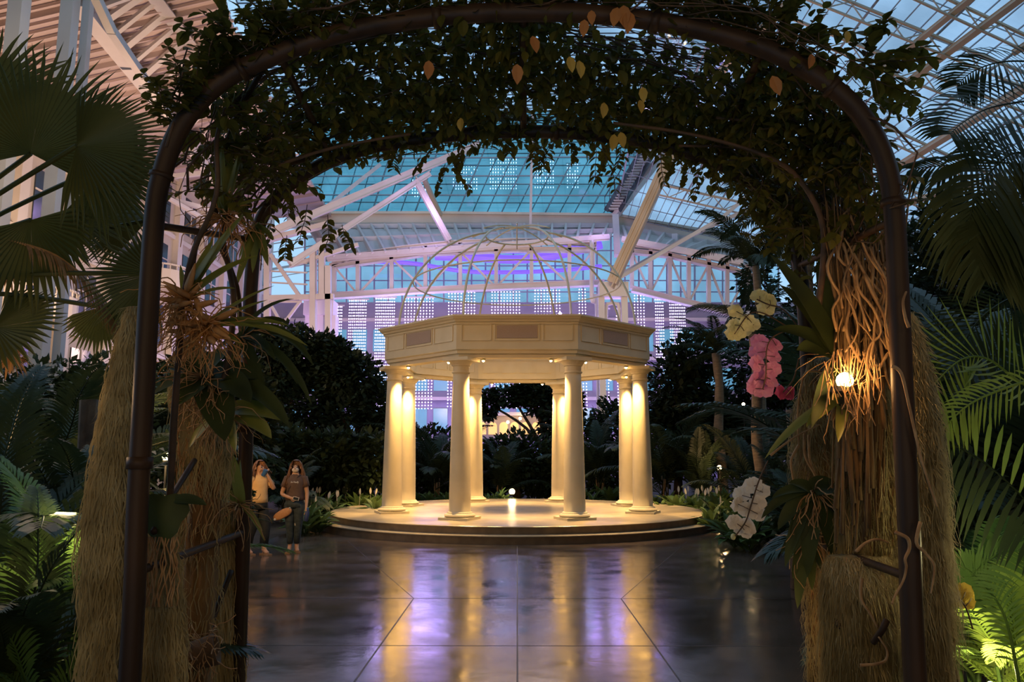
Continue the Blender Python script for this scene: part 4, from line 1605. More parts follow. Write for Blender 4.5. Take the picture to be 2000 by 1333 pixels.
strap_plant('bromeliad', 'grassy bromeliad with hanging orange roots, perched high on the arch side brace', 'bromeliad', (440, 425),
            [(425, 245, -.1, .03, .3), (450, 235, 0, .035, .2), (478, 270, .1, .03, .4), (500, 330, 0, .03, .6), (410, 320, -.1, .025, .4), (400, 380, 0, .025, .8), (520, 390, 0, .03, .9), (465, 300, -.1, .04, .2), (440, 290, -.1, .035, .2), (490, 420, -.05, .02, 1), (436, 330, -.15, .03, .2), (395, 430, 0, .02, 1)],
            M_STRAP, roots=60, Y=3.15, seed=2)
strap_plant('orchid_plant', 'orchid clump with orange husks and long leaves reaching over the arch post', 'orchid plant', (362, 590),
            [(445, 455, -.05, .05, .2), (478, 420, 0, .055, .3), (430, 500, -.05, .04, .3), (500, 500, .1, .045, .6), (415, 470, .05, .045, .2), (350, 520, 0, .03, .3), (460, 560, 0, .03, .8)],
            M_STRAP, roots=90, Y=3.0, seed=3, bulbs=9)
strap_plant('orchid_plant', 'orchid clump with spreading orange husks just below the upper one', 'orchid plant', (400, 640),
            [(520, 585, 0, .03, .3), (560, 640, .05, .04, .6), (590, 690, .1, .04, .8), (500, 640, -.05, .03, .4), (535, 560, .05, .03, .4), (470, 680, 0, .025, .6)],
            M_STRAP, roots=110, Y=3.0, seed=4, bulbs=12)
strap_plant('strap_fern', 'dark arching strap leaves drooping beside the rear arch post', 'fern', (470, 660),
            [(560, 620, 0, .05, 1.6), (600, 680, .05, .05, 1.8), (545, 780, .1, .05, 1.6), (590, 760, 0, .05, 1.8), (500, 800, 0, .05, 1), (440, 780, 0, .05, 1), (420, 700, 0, .04, 1), (570, 580, 0, .035, 1.2), (530, 720, -.1, .05, 1.2), (560, 830, 0, .045, 1.5)],
            M_STRAPD, roots=20, Y=3.4, seed=5, m_root=M_ROOT)
strap_plant('elkhorn_fern', 'big dark elkhorn fern with broad fronds between the arch posts', 'fern', (400, 740),
            [(350, 800, -.1, .12, .8), (430, 860, -.1, .15, .8), (480, 800, -.1, .13, 1), (370, 700, 0, .12, .4), (450, 690, 0, .13, .5), (500, 740, 0, .12, 1), (330, 720, 0, .08, .8), (540, 870, 0, .09, 1.4), (520, 830, .1, .1, 1.2), (300, 780, 0, .07, 1)],
            M_STRAPD, roots=80, Y=3.25, seed=6, m_root=M_ROOT)
strap_plant('spear_fern', 'olive fern with jagged fronds drooping over the broad moss column', 'fern', (430, 810),
            [(545, 830, 0, .09, .9), (540, 790, .1, .07, .7), (520, 870, 0, .09, 1.2), (450, 900, -.1, .06, 1.2), (380, 880, 0, .05, 1)],
            M_STRAP, roots=50, Y=3.3, seed=7, m_root=M_ROOT)
strap_plant('orchid_plant', 'hanging strap leaves near the top bend of the rear hoop', 'orchid plant', (500, 440),
            [(520, 520, 0, .045, .5), (492, 530, 0, .04, .4), (470, 500, 0, .04, .4), (460, 560, -.05, .04, .3), (530, 470, 0, .03, .8)], M_STRAP, roots=14, Y=3.6, seed=8)
strap_plant('orchid_plant', 'small drooping orchid leaves beside the visitors at the rear post', 'orchid plant', (468, 985),
            [(505, 1040, 0, .02, .7), (495, 1010, 0, .02, .6), (440, 960, 0, .04, .6), (420, 975, 0, .03, .8), (470, 900, .0, .04, .2), (450, 890, -.1, .05, .2), (510, 1060, 0, .015, .8)], M_STRAP, roots=34, Y=3.55, seed=9, m_root=M_ROOT)
strap_plant('paddle_leaf_plant', 'broad olive paddle leaf plant high above the white orchids', 'plant', (1640, 700),
            [(1515, 505, -.2, .16, .2), (1530, 560, -.1, .12, .4), (1600, 520, 0, .1, .3), (1560, 600, 0, .1, .6), (1590, 840, -.15, .07, .8), (1560, 680, 0, .12, 1), (1510, 640, 0, .1, .9)], M_STRAPD, roots=30, Y=3.15, seed=10, m_root=M_ROOT)
strap_plant('paddle_leaf_plant', 'lit yellow-green pointed leaves just below the amber lamp', 'plant', (1652, 768),
            [(1580, 838, -.1, .06, .3), (1640, 860, -.1, .05, .5), (1506, 900, .1, .04, .7)], M_STRAP, roots=20, Y=3.1, seed=12, m_root=M_ROOT)
strap_plant('elkhorn_fern', 'dark elkhorn fern low on the rear arch post under the orchids', 'fern', (1590, 960),
            [(1530, 1040, 0, .07, .9), (1560, 1080, 0, .09, .9), (1500, 1030, 0, .05, 1.1), (1620, 1080, 0, .1, .8), (1660, 1040, 0, .1, .9), (1540, 940, 0, .06, .8), (1580, 1120, 0, .08, .6), (1545, 1110, 0, .06, .8), (1640, 960, 0, .1, .6), (1510, 980, 0, .05, 1)], M_STRAPD, roots=40, Y=3.4, seed=13, m_root=M_ROOT)
strap_plant('elkhorn_fern', 'dark narrow fern blades hanging down the lamp side rear post', 'fern', (1575, 1040),
            [(1560, 1180, 0, .06, .5), (1585, 1150, 0, .06, .4), (1550, 1130, 0, .05, .6), (1600, 1110, 0, .05, .5), (1530, 1090, 0, .04, .8)], M_STRAPD, roots=30, Y=3.55, seed=14, m_root=M_ROOT)
# round shield leaf
sf = thing('shield_fern', 'round green shield leaf clasping the near arch post', 'fern', at(330, 1000, 2.85))
mb = MB()
C0 = at(318, 1010, 2.82)
vs = [C0 + V((0, -.03, 0))]
for i in range(28):
    a_ = 2 * PI * i / 28
    rad = .085 * (1 + .12 * math.sin(3 * a_) + .06 * math.sin(7 * a_))
    vs.append(C0 + V((rad * math.cos(a_), .015 * math.sin(2 * a_), rad * 1.05 * math.sin(a_))))
mb.add(vs, [(0, 1 + i, 1 + (i + 1) % 28) for i in range(28)])
mb.strap(C0 + V((.04, 0, .06)), (1, 0, .1), .12, .04, droop=.6, n=(0, -.8, .5))
mb.build('shield_leaf', M_STRAPD, sf, smooth=True)
mb = MB()
for i in range(20):
    p = C0 + V((rr.uniform(-.05, .07), -.01, -.07))
    pts = [p]
    for k in range(8):
        pts.append(pts[-1] + V((rr.uniform(-.012, .012), rr.uniform(-.006, .006), -.03)))
    mb.tube(pts, .0028, 5)
mb.build('roots', M_ROOT, sf, smooth=True)
# cork pot low between the posts
cp = thing('hanging_cork_pot', 'small round dark pot end wrapped in roots, low beside the rear post', 'pot', at(400, 1270, 3.4))
mb = MB()
C0 = at(424, 1268, 3.3)
MX = Matrix.Rotation(R(75), 3, 'Y') @ Matrix.Rotation(R(-12), 3, 'X')
mb.lathe([(.035, -.16), (.055, -.14), (.062, -.02), (.064, 0), (.054, .0), (.05, -.02)], 22, C0, M=MX)
mb.build('pot', M_BARK, cp, smooth=True)
mb = MB()
for i in range(80):
    p = C0 + V((rr.uniform(-.17, .0), rr.uniform(-.08, .02), rr.uniform(-.05, .07)))
    pts = [p]
    d = rdir()
    for k in range(6):
        d = (d + rv(.7) + V((0, 0, -.2))).normalized()
        pts.append(pts[-1] + d * .025)
    mb.tube(pts, .0022, 4)
mb.build('roots', M_ROOT, cp)


# ------------------------------------------------------------------ orchids
def orchid_mesh(name, mp, size=.045, mlip=M_LIP, seed=0):
    rr = random.Random(seed)
    mb = MB()

    def petal(ang, L, w, tilt):
        # rounded blade from the centre, in the XZ plane facing -Y
        d = V((math.sin(ang), 0, math.cos(ang)))
        sd = V((math.cos(ang), 0, -math.sin(ang)))
        n1, n2 = 6, 4
        vs = []
        for i in range(n1 + 1):
            t = i / n1
            ww = w * math.sin(PI * min(1, .12 + t * .88)) ** .55 if i < n1 else w * .25
            for k in range(n2 + 1):
                s_ = k / n2 * 2 - 1
                vs.append(d * L * t * (1 - .12 * abs(s_) * (t > .8)) + sd * s_ * ww / 2 + V((0, -.18 * L * t * tilt + .1 * L * s_ * s_ - .12 * L * t * t, 0)))
        fs = [(i * (n2 + 1) + k, i * (n2 + 1) + k + 1, (i + 1) * (n2 + 1) + k + 1, (i + 1) * (n2 + 1) + k) for i in range(n1) for k in range(n2)]
        mb.add(vs, fs, 0)
    for a_ in (0, R(128), R(-128)):
        petal(a_, size * .95, size * .95, -.2)
    for a_ in (R(72), R(-72)):
        petal(a_, size * 1.08, size * 1.45, .3)
    mb.ball((0, -size * .18, -size * .1), size * .17, 8, mi=1, sc_=(1, 1, 1.2))
    mb.ball((0, -size * .28, -size * .3), size * .14, 8, mi=1, sc_=(1.3, 1, 1))
    me = bpy.data.meshes.new(name)
    me.from_pydata(mb.v, [], mb.f)
    me.materials.append(mp)
    me.materials.append(mlip)
    me.polygons.foreach_set('material_index', mb.m)
    me.polygons.foreach_set('use_smooth', [True] * len(mb.f))
    return me


def spray(label, flowers, Y, me, stem, scale=1.0, buds=(), name='orchid_spray', seed=0, face=0.0):
    rr = random.Random(seed)
    t = thing(name, label, 'orchid', at(*stem[0], Y))
    mb = MB()
    pts = spline([at(x, y, Y - .035) for x, y in stem], 6)
    mb.tube(pts, .003, 6)
    for x, y in flowers:
        p = at(x, y, Y)
        q = min(pts, key=lambda a_: (a_ - p).length)
        mb.tube([q, (p + q) / 2 + V((0, -.01, 0)), p + V((0, -.012, 0))], .0016, 5)
    mb.build('stem', M_STEM, t, smooth=True)
    for x, y in flowers:
        o = bpy.data.objects.new('flower', me)
        COL.objects.link(o)
        o.parent = t
        o.matrix_parent_inverse = Matrix.Translation(t.location).inverted()
        o.location = at(x, y, Y + rr.uniform(-.02, .02))
        o.rotation_euler = (R(rr.uniform(-18, 22)), R(rr.uniform(-35, 35)), R(180 + face + rr.uniform(-42, 42)))
        o.scale = (scale * rr.uniform(.88, 1.1),) * 3
    for x, y in buds:
        mb = MB()
        mb.ball(at(x, y, Y), .012, 8, sc_=(1, 1, 1.25))
        mb.build('bud', M_OCR, t, smooth=True)


mw = orchid_mesh('white_orchid', M_OWH, .048)
mc = orchid_mesh('cream_orchid', M_OCR, .045)
mpk = orchid_mesh('pink_orchid', M_OPK, .048, M_OPK2)
mp2 = orchid_mesh('magenta_orchid', M_OPK2, .045, M_OPK2)
my = orchid_mesh('yellow_orchid', M_OYL, .036)
spray('white moth orchid spray drooping in front of the round stage edge', [(1470, 950), (1488, 962), (1448, 968), (1440, 985), (1480, 985), (1460, 998), (1478, 1004), (1436, 1022), (1452, 1035), (1462, 1030)], 3.45, mw, [(1500, 900), (1482, 940), (1466, 990), (1456, 1020), (1436, 1048)], buds=[(1432, 1049)], scale=.95, seed=1)
spray('cream orchid spray, its flowers uppermost beside the tall thin palm', [(1482, 580), (1502, 588), (1496, 604)], 3.4, mc, [(1560, 640), (1530, 605), (1500, 595), (1478, 585)], seed=2, scale=.9)
spray('cream orchid spray directly above the pink one', [(1437, 610), (1460, 628), (1470, 636), (1452, 648), (1434, 636), (1432, 655)], 3.4, mc, [(1540, 640), (1490, 612), (1462, 615), (1440, 645)], seed=3, scale=.85, buds=[(1428, 612), (1440, 600)])
spray('pink orchid spray hanging in a dense double column', [(1482, 668), (1514, 676), (1478, 690), (1512, 698), (1480, 712), (1510, 722), (1476, 742), (1506, 744), (1496, 684), (1496, 730), (1490, 762), (1474, 760)], 3.35, mpk, [(1560, 640), (1515, 655), (1498, 680), (1496, 730), (1490, 760)], seed=4, scale=.92)
spray('single magenta orchid bloom below the pink spray', [(1527, 768), (1543, 770)], 3.4, mp2, [(1560, 700), (1550, 740), (1530, 766)], seed=5, scale=.85)
spray('yellow orchid cluster at the foot of the bright green palms', [(1852, 1158), (1868, 1164), (1882, 1156), (1894, 1168), (1860, 1174), (1886, 1178)], 3.0, my, [(1900, 1230), (1885, 1185), (1862, 1160)], seed=6, scale=1)
# ================================================================== PLANTING
def fan_leaf(mb, hub, d, nrm, Rr, span=260, n=44, w=None, split=.5, droop=.12, rr=rnd, mi=0):
    d = V(d).normalized()
    nrm = V(nrm)
    nrm = (nrm - d * nrm.dot(d)).normalized()
    sd = d.cross(nrm)
    w = w or Rr * math.radians(span) / n * split * 1.02
    for i in range(n):
        a = math.radians(-span / 2 + span * i / (n - 1))
        r_ = Rr * (1 - .12 * abs(a) / math.radians(span / 2)) * rr.uniform(.93, 1.04)
        dv = d * math.cos(a) + sd * math.sin(a)
        tv = -d * math.sin(a) + sd * math.cos(a)
        bend = rr.uniform(-.02, .02)
        p0 = hub
        p1 = hub + dv * r_ * split - nrm * 0 + V((0, 0, -droop * r_ * split ** 2))
        p2 = hub + dv * r_ * (split + (1 - split) * .55) + tv * bend * r_ + V((0, 0, -droop * r_ * (split + .25) ** 2))
        p3 = hub + dv * r_ + tv * bend * 3 * r_ + V((0, 0, -droop * r_ * 1.2))
        f_ = nrm * w * .22
        mb.add([p0, p1 + tv * w / 2 + f_, p1 - f_, p1 - tv * w / 2 + f_, p2 + tv * w * .27, p2 - f_ * .6, p2 - tv * w * .27, p3],
               [(0, 1, 2), (0, 2, 3), (1, 4, 5, 2), (2, 5, 6, 3), (4, 7, 5), (5, 7, 6)], mi)


def frond_into(mb, pts, L, w, n, nrm=None, sweep=35, droop=.35, prof=None, mi=0, rr=rnd, sides=(-1, 1), lift=.15, rach=.008):
    """feather frond: leaflets along a rachis polyline"""
    pts = spline(pts, 6)
    k = len(pts) - 1
    for i in range(n):
        t = .12 + .87 * i / (n - 1)
        f_ = t * k
        a = min(int(f_), k - 1)
        p = pts[a].lerp(pts[a + 1], f_ - a)
        T = (pts[a + 1] - pts[a]).normalized()
        up = V(nrm) if nrm is not None else V((0, 0, 1))
        S = T.cross(up)
        if S.length < 1e-3:
            S = V((1, 0, 0))
        S.normalize()
        U = S.cross(T)
        l = L * (prof(t) if prof else (math.sin(PI * (.18 + .78 * t)) ** .6))
        sw = R(sweep + 25 * t)
        for s_ in sides:
            dd = (S * s_ * math.cos(sw) + T * math.sin(sw) + U * lift + rv(.04)).normalized()
            q0 = p
            q1 = p + dd * l * .4 + V((0, 0, -droop * l * .08))
            q2 = p + dd * l * .75 + V((0, 0, -droop * l * .36))
            q3 = p + dd * l + V((0, 0, -droop * l * .75))
            ws = dd.cross(U).normalized() * w / 2
            mb.add([q0 + ws * .3, q0 - ws * .3, q1 + ws, q1 - ws, q2 + ws * .75, q2 - ws * .75, q3], [(0, 1, 3, 2), (2, 3, 5, 4), (4, 5, 6)], mi)
    mb.tube(pts, [rach * (1 - .8 * i / len(pts)) for i in range(len(pts))], 5, mi=mi)


def frond_mesh(name, m_, length, elev, L, w, n, seed, droop=.4, arch_=1.5):
    rr = random.Random(seed)
    mb = MB()
    pts = [V((0, 0, 0))]
    e_ = R(elev)
    st = length / 8
    y = z = 0
    for i in range(8):
        y += math.cos(e_) * st
        z += math.sin(e_) * st
        e_ -= arch_ / 8 * (.4 + 1.2 * i / 8)
        pts.append(V((rr.uniform(-.02, .02), y, z)))
    frond_into(mb, pts, L, w, n, droop=droop, rr=rr, rach=length * .008)
    me = bpy.data.meshes.new(name)
    me.from_pydata(mb.v, [], mb.f)
    me.materials.append(m_)
    return me


def frond_set(m_, length, L, w, n, seed=0, droop=.4):
    return [frond_mesh('frond', m_, length, e, L, w, n, seed + i, droop, a) for i, (e, a) in enumerate(((82, 1.1), (70, 1.4), (55, 1.5), (35, 1.3)))]


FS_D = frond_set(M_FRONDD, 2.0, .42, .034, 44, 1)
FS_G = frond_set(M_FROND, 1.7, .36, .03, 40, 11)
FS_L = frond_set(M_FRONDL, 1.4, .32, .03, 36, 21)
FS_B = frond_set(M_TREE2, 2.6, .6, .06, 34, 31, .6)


def palm_clump(name, label, cat, loc, fs, n, scale=1.0, trunk=0, stems=5, seed=0, group=None, m_tr=M_TRUNK, tr_r=.06):
    rr = random.Random(seed)
    t = thing(name, label, cat, loc, group)
    loc = V(loc)
    if trunk:
        mb = MB()
        pts = [loc + V((0, 0, trunk * i / 10)) + V((.03 * math.sin(i), .03 * math.cos(i * 1.3), 0)) for i in range(11)]
        mb.tube(pts, [tr_r * (1.15 - .3 * i / 10) * (1.06 if i % 2 else 1) for i in range(11)], 12, wob=.25)
        mb.build('trunk', m_tr, t, smooth=True)
    elif stems:
        mb = MB()
        for i in range(stems):
            a = rr.uniform(0, 2 * PI)
            b = loc + V((math.cos(a), math.sin(a), 0)) * rr.uniform(.03, .15) * scale
            h = rr.uniform(.5, .9) * scale
            mb.tube([b, b + V((rr.uniform(-.1, .1), rr.uniform(-.1, .1), h))], [.025 * scale, .015 * scale], 7)
        mb.build('stems', M_FROND if fs is not FS_B else M_TRUNK, t, smooth=True)
    for i in range(n):
        o = bpy.data.objects.new('frond', fs[rr.choice((0, 1, 1, 2, 2, 3)) if not trunk else rr.choice((1, 2, 2, 3, 3))])
        COL.objects.link(o)
        o.parent = t
        o.location = (rr.uniform(-.1, .1) * scale * (0 if trunk else 1), rr.uniform(-.1, .1) * scale * (0 if trunk else 1), trunk if trunk else rr.uniform(.25, .8) * scale)
        o.rotation_euler = (rr.uniform(-.2, .15) - (.35 if trunk and rr.random() < .4 else 0), rr.uniform(-.2, .2), 2 * PI * (i + rr.random() * .6) / n)
        o.scale = (scale * rr.uniform(.8, 1.15),) * 3
    return t


# ---- big fan palm in the upper corner (leaves traced)
fp = thing('fan_palm', 'large dark fan palm with spiky pleated leaves filling the upper corner beside the arch', 'palm', (-3.3, 3.4, 0))
mb = MB()
mb.tube([V((-3.3, 3.5, 0)), V((-3.32, 3.5, 1.0)), V((-3.25, 3.5, 2.2))], [.16, .13, .11], 14, wob=.2)
mb.build('trunk', M_TRUNK, fp, smooth=True)
CROWN = V((-3.25, 3.5, 2.25))
for (hub, Y, d2, Rp, span, nn, dn_, tilt) in (((60, 300), 3.3, (.1, 1), 262, 215, 46, .05, .35), ((150, 285), 3.1, (1, .12), 215, 190, 44, .1, .3), ((190, 330), 3.5, (.9, -.35), 175, 170, 38, .15, .2),
                                            ((-40, 220), 3.6, (-.2, 1), 240, 220, 40, .1, .3), ((120, 420), 3.9, (1, .1), 170, 130, 30, .15, .5), ((300, 535), 3.2, (-1, -.25), 160, 190, 36, .05, .3),
                                            ((200, 600), 3.4, (.5, -1), 95, 200, 34, .1, .6), ((60, 430), 3.4, (.3, -1), 150, 200, 30, .3, .8), ((290, 430), 4.2, (-1, -.2), 150, 120, 26, .1, .7), ((-10, 640), 3.4, (1, .3), 150, 160, 26, .1, .7)):
    H0 = at(*hub, Y)
    s_ = Y / F
    d = V((d2[0], 0, d2[1]))
    mb = MB()
    fan_leaf(mb, H0, d, V((rnd.uniform(-.2, .2), -1, tilt)), Rp * s_, span, nn, droop=dn_, split=.58 if Rp > 150 else .7)
    mid = (CROWN + H0) / 2 + V((0, .1, .12))
    mb.tube(spline([CROWN, mid, H0], 5), .011, 6)
    mb.build('fan_leaf', M_FAN, fp)
# dead husk heads lit orange
for (x, y, r_, lb) in ((14, 522, .09, 'orange fibrous palm crown heart low in the fan palm'), (18, 690, .08, 'orange fibrous palm heart glowing near the frame edge')):
    mb = MB()
    c = at(x, y, 3.6)
    rr = random.Random(int(y))
    for i in range(90):
        d = rdir()
        p = c + d * r_ * .4
        mb.strap(p, d, r_ * rr.uniform(.8, 1.5), .012, droop=.8, seg=4)
    mb.ball(c, r_ * .6, 10)
    mb.build('fibre_heart', M_ROOTO, fp)
# drooping dead frond (tan) crossing there
mb = MB()
frond_into(mb, [at(20, 470, 3.4), at(110, 500, 3.4), at(180, 560, 3.4), at(230, 640, 3.4)], .16, .012, 44, droop=1.1, sweep=45)
mb.build('dead_frond', M_ROOT, fp)

# ---- traced fronds on the other side
rp = thing('feather_palm', 'tall feather palm arching dark fronds over the skylight corner', 'palm', (3.9, 4.4, 0))
mb = MB()
mb.tube([V((4.1, 4.5, 0)), V((4.1, 4.5, 1.6)), V((4.0, 4.4, 3.0))], [.13, .1, .08], 12, wob=.2)
mb.build('trunk', M_TRUNK, rp, smooth=True)
for pl, Ys, L, w, n, dr, sw, mm in (([(2080, 190), (2000, 198), (1930, 212), (1880, 240), (1856, 262)], (4.3, 4.2, 4.1, 4.0, 3.95), .42, .024, 24, .55, 20, M_FRONDD),
                                  ([(2080, 130), (2010, 120), (1950, 122), (1900, 140), (1870, 165)], (4.4, 4.4, 4.3, 4.3, 4.3), .3, .018, 26, .5, 25, M_FRONDD),
                                  ([(2060, 330), (1960, 318), (1860, 322), (1780, 330)], (4.3, 4.2, 4.1, 4.1), .3, .02, 30, .9, 30, M_FRONDD),
                                  ([(2080, 380), (2000, 300), (1940, 330), (1900, 400), (1890, 480)], (4.1, 4.0, 3.9, 3.8, 3.8), .45, .028, 40, .7, 30, M_FAN),
                                  ([(2080, 420), (2010, 400), (1960, 440), (1940, 520)], (4.0, 3.9, 3.8, 3.8), .42, .028, 40, .7, 30, M_FAN),
                                  ([(2060, 780), (1990, 745), (1930, 702), (1880, 702), (1830, 745), (1790, 800)], (3.7, 3.7, 3.7, 3.7, 3.7, 3.7), .3, .012, 26, -.25, 20, M_FRONDL),
                                  ([(2040, 560), (1960, 590), (1900, 640), (1850, 740)], (3.9, 3.9, 3.9, 3.9), .3, .014, 26, .3, 25, M_FRONDD)):
    mb = MB()
    frond_into(mb, [at(x, y, Y) for (x, y), Y in zip(pl, Ys)], L, w, n, nrm=(0, -.9, .45), droop=dr, sweep=sw)
    mb.build('frond', mm, rp)
bp_ = thing('fishtail_palm', 'low palm with a row of bright upright yellow-green leaflets beside the rusty moss column', 'palm', (2.9, 3.6, 0))
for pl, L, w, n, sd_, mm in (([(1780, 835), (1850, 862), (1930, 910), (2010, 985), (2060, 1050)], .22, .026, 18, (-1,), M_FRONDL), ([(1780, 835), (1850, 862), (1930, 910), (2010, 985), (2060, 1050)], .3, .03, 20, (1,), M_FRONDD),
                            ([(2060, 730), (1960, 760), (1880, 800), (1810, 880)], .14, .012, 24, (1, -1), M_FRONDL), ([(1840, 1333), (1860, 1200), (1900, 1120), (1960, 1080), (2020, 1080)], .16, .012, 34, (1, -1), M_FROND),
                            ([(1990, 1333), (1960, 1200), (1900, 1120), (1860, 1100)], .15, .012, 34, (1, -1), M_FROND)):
    mb = MB()
    frond_into(mb, [at(x, y, 3.35) for x, y in pl], L, w, n, nrm=(0, -1, .15), droop=.12 if sd_ == (-1,) else .4, sweep=(-42 if sd_ == (-1,) else -15) if len(sd_) == 1 else 30, sides=sd_, prof=lambda t: .6 + .4 * math.sin(PI * t))
    mb.build('frond', mm, bp_)
mb = MB()
mb.tube([V((2.9, 3.6, 0)), V((2.95, 3.5, .6)), V((2.85, 3.4, 1.2))], [.05, .04, .02], 8)
mb.build('stem', M_FROND, bp_, smooth=True)

# ---- underplanting palms (position in picture of the foot, distance, size)
def gx(px, Y):
    d = ray(px, 1000)
    return CAM.x + d.x / d.y * Y


clumps = [
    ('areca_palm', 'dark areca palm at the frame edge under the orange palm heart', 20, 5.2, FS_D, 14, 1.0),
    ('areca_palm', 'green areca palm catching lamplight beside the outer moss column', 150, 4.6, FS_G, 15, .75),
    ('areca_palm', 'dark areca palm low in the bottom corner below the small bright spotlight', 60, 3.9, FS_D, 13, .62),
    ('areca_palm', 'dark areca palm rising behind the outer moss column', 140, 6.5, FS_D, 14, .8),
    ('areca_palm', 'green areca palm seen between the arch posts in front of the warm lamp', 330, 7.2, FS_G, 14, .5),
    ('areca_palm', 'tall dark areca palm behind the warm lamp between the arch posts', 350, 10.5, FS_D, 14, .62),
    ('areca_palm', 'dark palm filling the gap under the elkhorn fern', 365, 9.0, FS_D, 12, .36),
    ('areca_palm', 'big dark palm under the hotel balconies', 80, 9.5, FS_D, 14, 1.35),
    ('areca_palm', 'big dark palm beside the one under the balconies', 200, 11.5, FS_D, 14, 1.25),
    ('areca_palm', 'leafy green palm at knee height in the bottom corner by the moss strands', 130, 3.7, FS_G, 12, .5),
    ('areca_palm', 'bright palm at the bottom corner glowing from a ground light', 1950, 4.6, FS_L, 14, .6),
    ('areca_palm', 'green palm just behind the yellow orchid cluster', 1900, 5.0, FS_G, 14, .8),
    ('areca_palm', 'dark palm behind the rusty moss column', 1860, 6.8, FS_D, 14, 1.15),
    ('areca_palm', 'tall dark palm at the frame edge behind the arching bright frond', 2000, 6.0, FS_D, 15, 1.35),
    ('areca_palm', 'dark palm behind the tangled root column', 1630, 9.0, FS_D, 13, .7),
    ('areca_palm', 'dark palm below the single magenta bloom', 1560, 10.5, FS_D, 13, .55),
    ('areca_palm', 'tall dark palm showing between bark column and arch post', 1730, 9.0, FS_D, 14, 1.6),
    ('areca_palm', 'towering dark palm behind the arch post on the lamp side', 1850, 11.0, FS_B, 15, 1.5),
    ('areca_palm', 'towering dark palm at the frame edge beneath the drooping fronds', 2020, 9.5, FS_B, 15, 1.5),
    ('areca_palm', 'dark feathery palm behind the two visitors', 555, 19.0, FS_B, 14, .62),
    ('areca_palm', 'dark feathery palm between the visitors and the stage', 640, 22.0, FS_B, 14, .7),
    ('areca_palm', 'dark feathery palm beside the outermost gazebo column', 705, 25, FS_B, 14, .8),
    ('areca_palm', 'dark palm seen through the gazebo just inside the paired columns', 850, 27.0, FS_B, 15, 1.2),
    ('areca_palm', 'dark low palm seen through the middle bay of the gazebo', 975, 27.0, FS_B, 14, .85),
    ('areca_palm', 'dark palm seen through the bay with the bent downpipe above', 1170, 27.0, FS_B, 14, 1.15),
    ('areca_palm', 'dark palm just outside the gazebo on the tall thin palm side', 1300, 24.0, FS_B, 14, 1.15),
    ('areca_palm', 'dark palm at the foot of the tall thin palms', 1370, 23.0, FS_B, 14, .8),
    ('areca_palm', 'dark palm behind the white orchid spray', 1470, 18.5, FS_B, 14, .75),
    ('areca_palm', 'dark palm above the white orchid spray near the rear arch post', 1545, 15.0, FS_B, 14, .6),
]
for i, (nm, lb, px, Y, fs, n, s_) in enumerate(clumps):
    palm_clump(nm, lb, 'palm', (gx(px, Y), Y, 0), fs, n, s_, seed=40 + i, group='areca palms under the trees')
# tall slim palms with crowns
tp = [('slender_palm', 'tall slender palm with a bare ringed tan trunk and dark crown above the cream orchids', 1412, 24.0, 690, FS_B, 16, .72, .14),
      ('slender_palm', 'slim palm trunk standing just above the white orchid spray, its crown behind the cream orchids', 1488, 17.5, 640, FS_B, 12, .6, .12),
      ('slender_palm', 'tall palm with pale-tipped crown against the fascia end by the rear hoop', 1500, 22.0, 520, FS_B, 18, .9, .12),
      ('slender_palm', 'tall dark palm with its crown between rear hoop and bark column', 1600, 14.0, 430, FS_B, 16, .7, .1)]
for i, (nm, lb, px, Y, py, fs, n, s_, tr_) in enumerate(tp):
    z = at(px, py, Y).z
    palm_clump(nm, lb, 'palm', (gx(px, Y), Y, 0), fs, n, s_, trunk=z, seed=80 + i, tr_r=tr_)


def leaf_cloud(mb, c, rad, n, size, rr):
    for i in range(n):
        d = V((rr.gauss(0, 1), rr.gauss(0, 1), rr.gauss(0, 1))).normalized()
        k = rr.random() ** .35
        p = V(c) + V((d.x * rad[0], d.y * rad[1], d.z * rad[2])) * k * (1 + .25 * noise.noise(d * 2.3 + V(c)))
        l = size * rr.uniform(.6, 1.2)
        ld = (d + V((rr.uniform(-1, 1), rr.uniform(-1, 1), rr.uniform(-1, .4)))).normalized()
        sd = ld.cross(V((rr.uniform(-1, 1), rr.uniform(-1, 1), 1))).normalized() * l * .3
        m_ = p + ld * l * .45
        mb.add([p, m_ + sd, p + ld * l, m_ - sd], [(0, 1, 2, 3)])


def bushy_tree(label, px, Y, blobs, n, size, m_, seed=0, name='shade_tree', cat='tree', group=None):
    """blobs: (px, py, rx_px, ry_px) of crown masses at distance Y"""
    rr = random.Random(seed)
    x = gx(px, Y)
    t = thing(name, label, cat, (x, Y, 0), group)
    s_ = Y / F
    mb = MB()
    tb = MB()
    tot = sum(b[2] * b[3] for b in blobs)
    top = None
    for bx_, by_, rx, ry in blobs:
        c = at(bx_, by_, Y)
        leaf_cloud(mb, c, (rx * s_, min(rx, ry) * s_ * .8, ry * s_), int(n * rx * ry / tot), size, rr)
        base = V((x, Y, max(.3, c.z * .35)))
        tb.tube(spline([base, (base + c) / 2 + V((rr.uniform(-.3, .3), 0, .2)), c], 4), [.09 * (1 - .08 * i) for i in range(9)], 7)
    tb.tube([V((x, Y, 0)), V((x + .05, Y, 1.2)), V((x, Y, 2.2))], [.16, .12, .1], 9, wob=.3)
    tb.build('trunk', M_BARK, t, smooth=True)
    o = mb.build('crown', m_, t)
    o['kind'] = 'stuff'
    return t


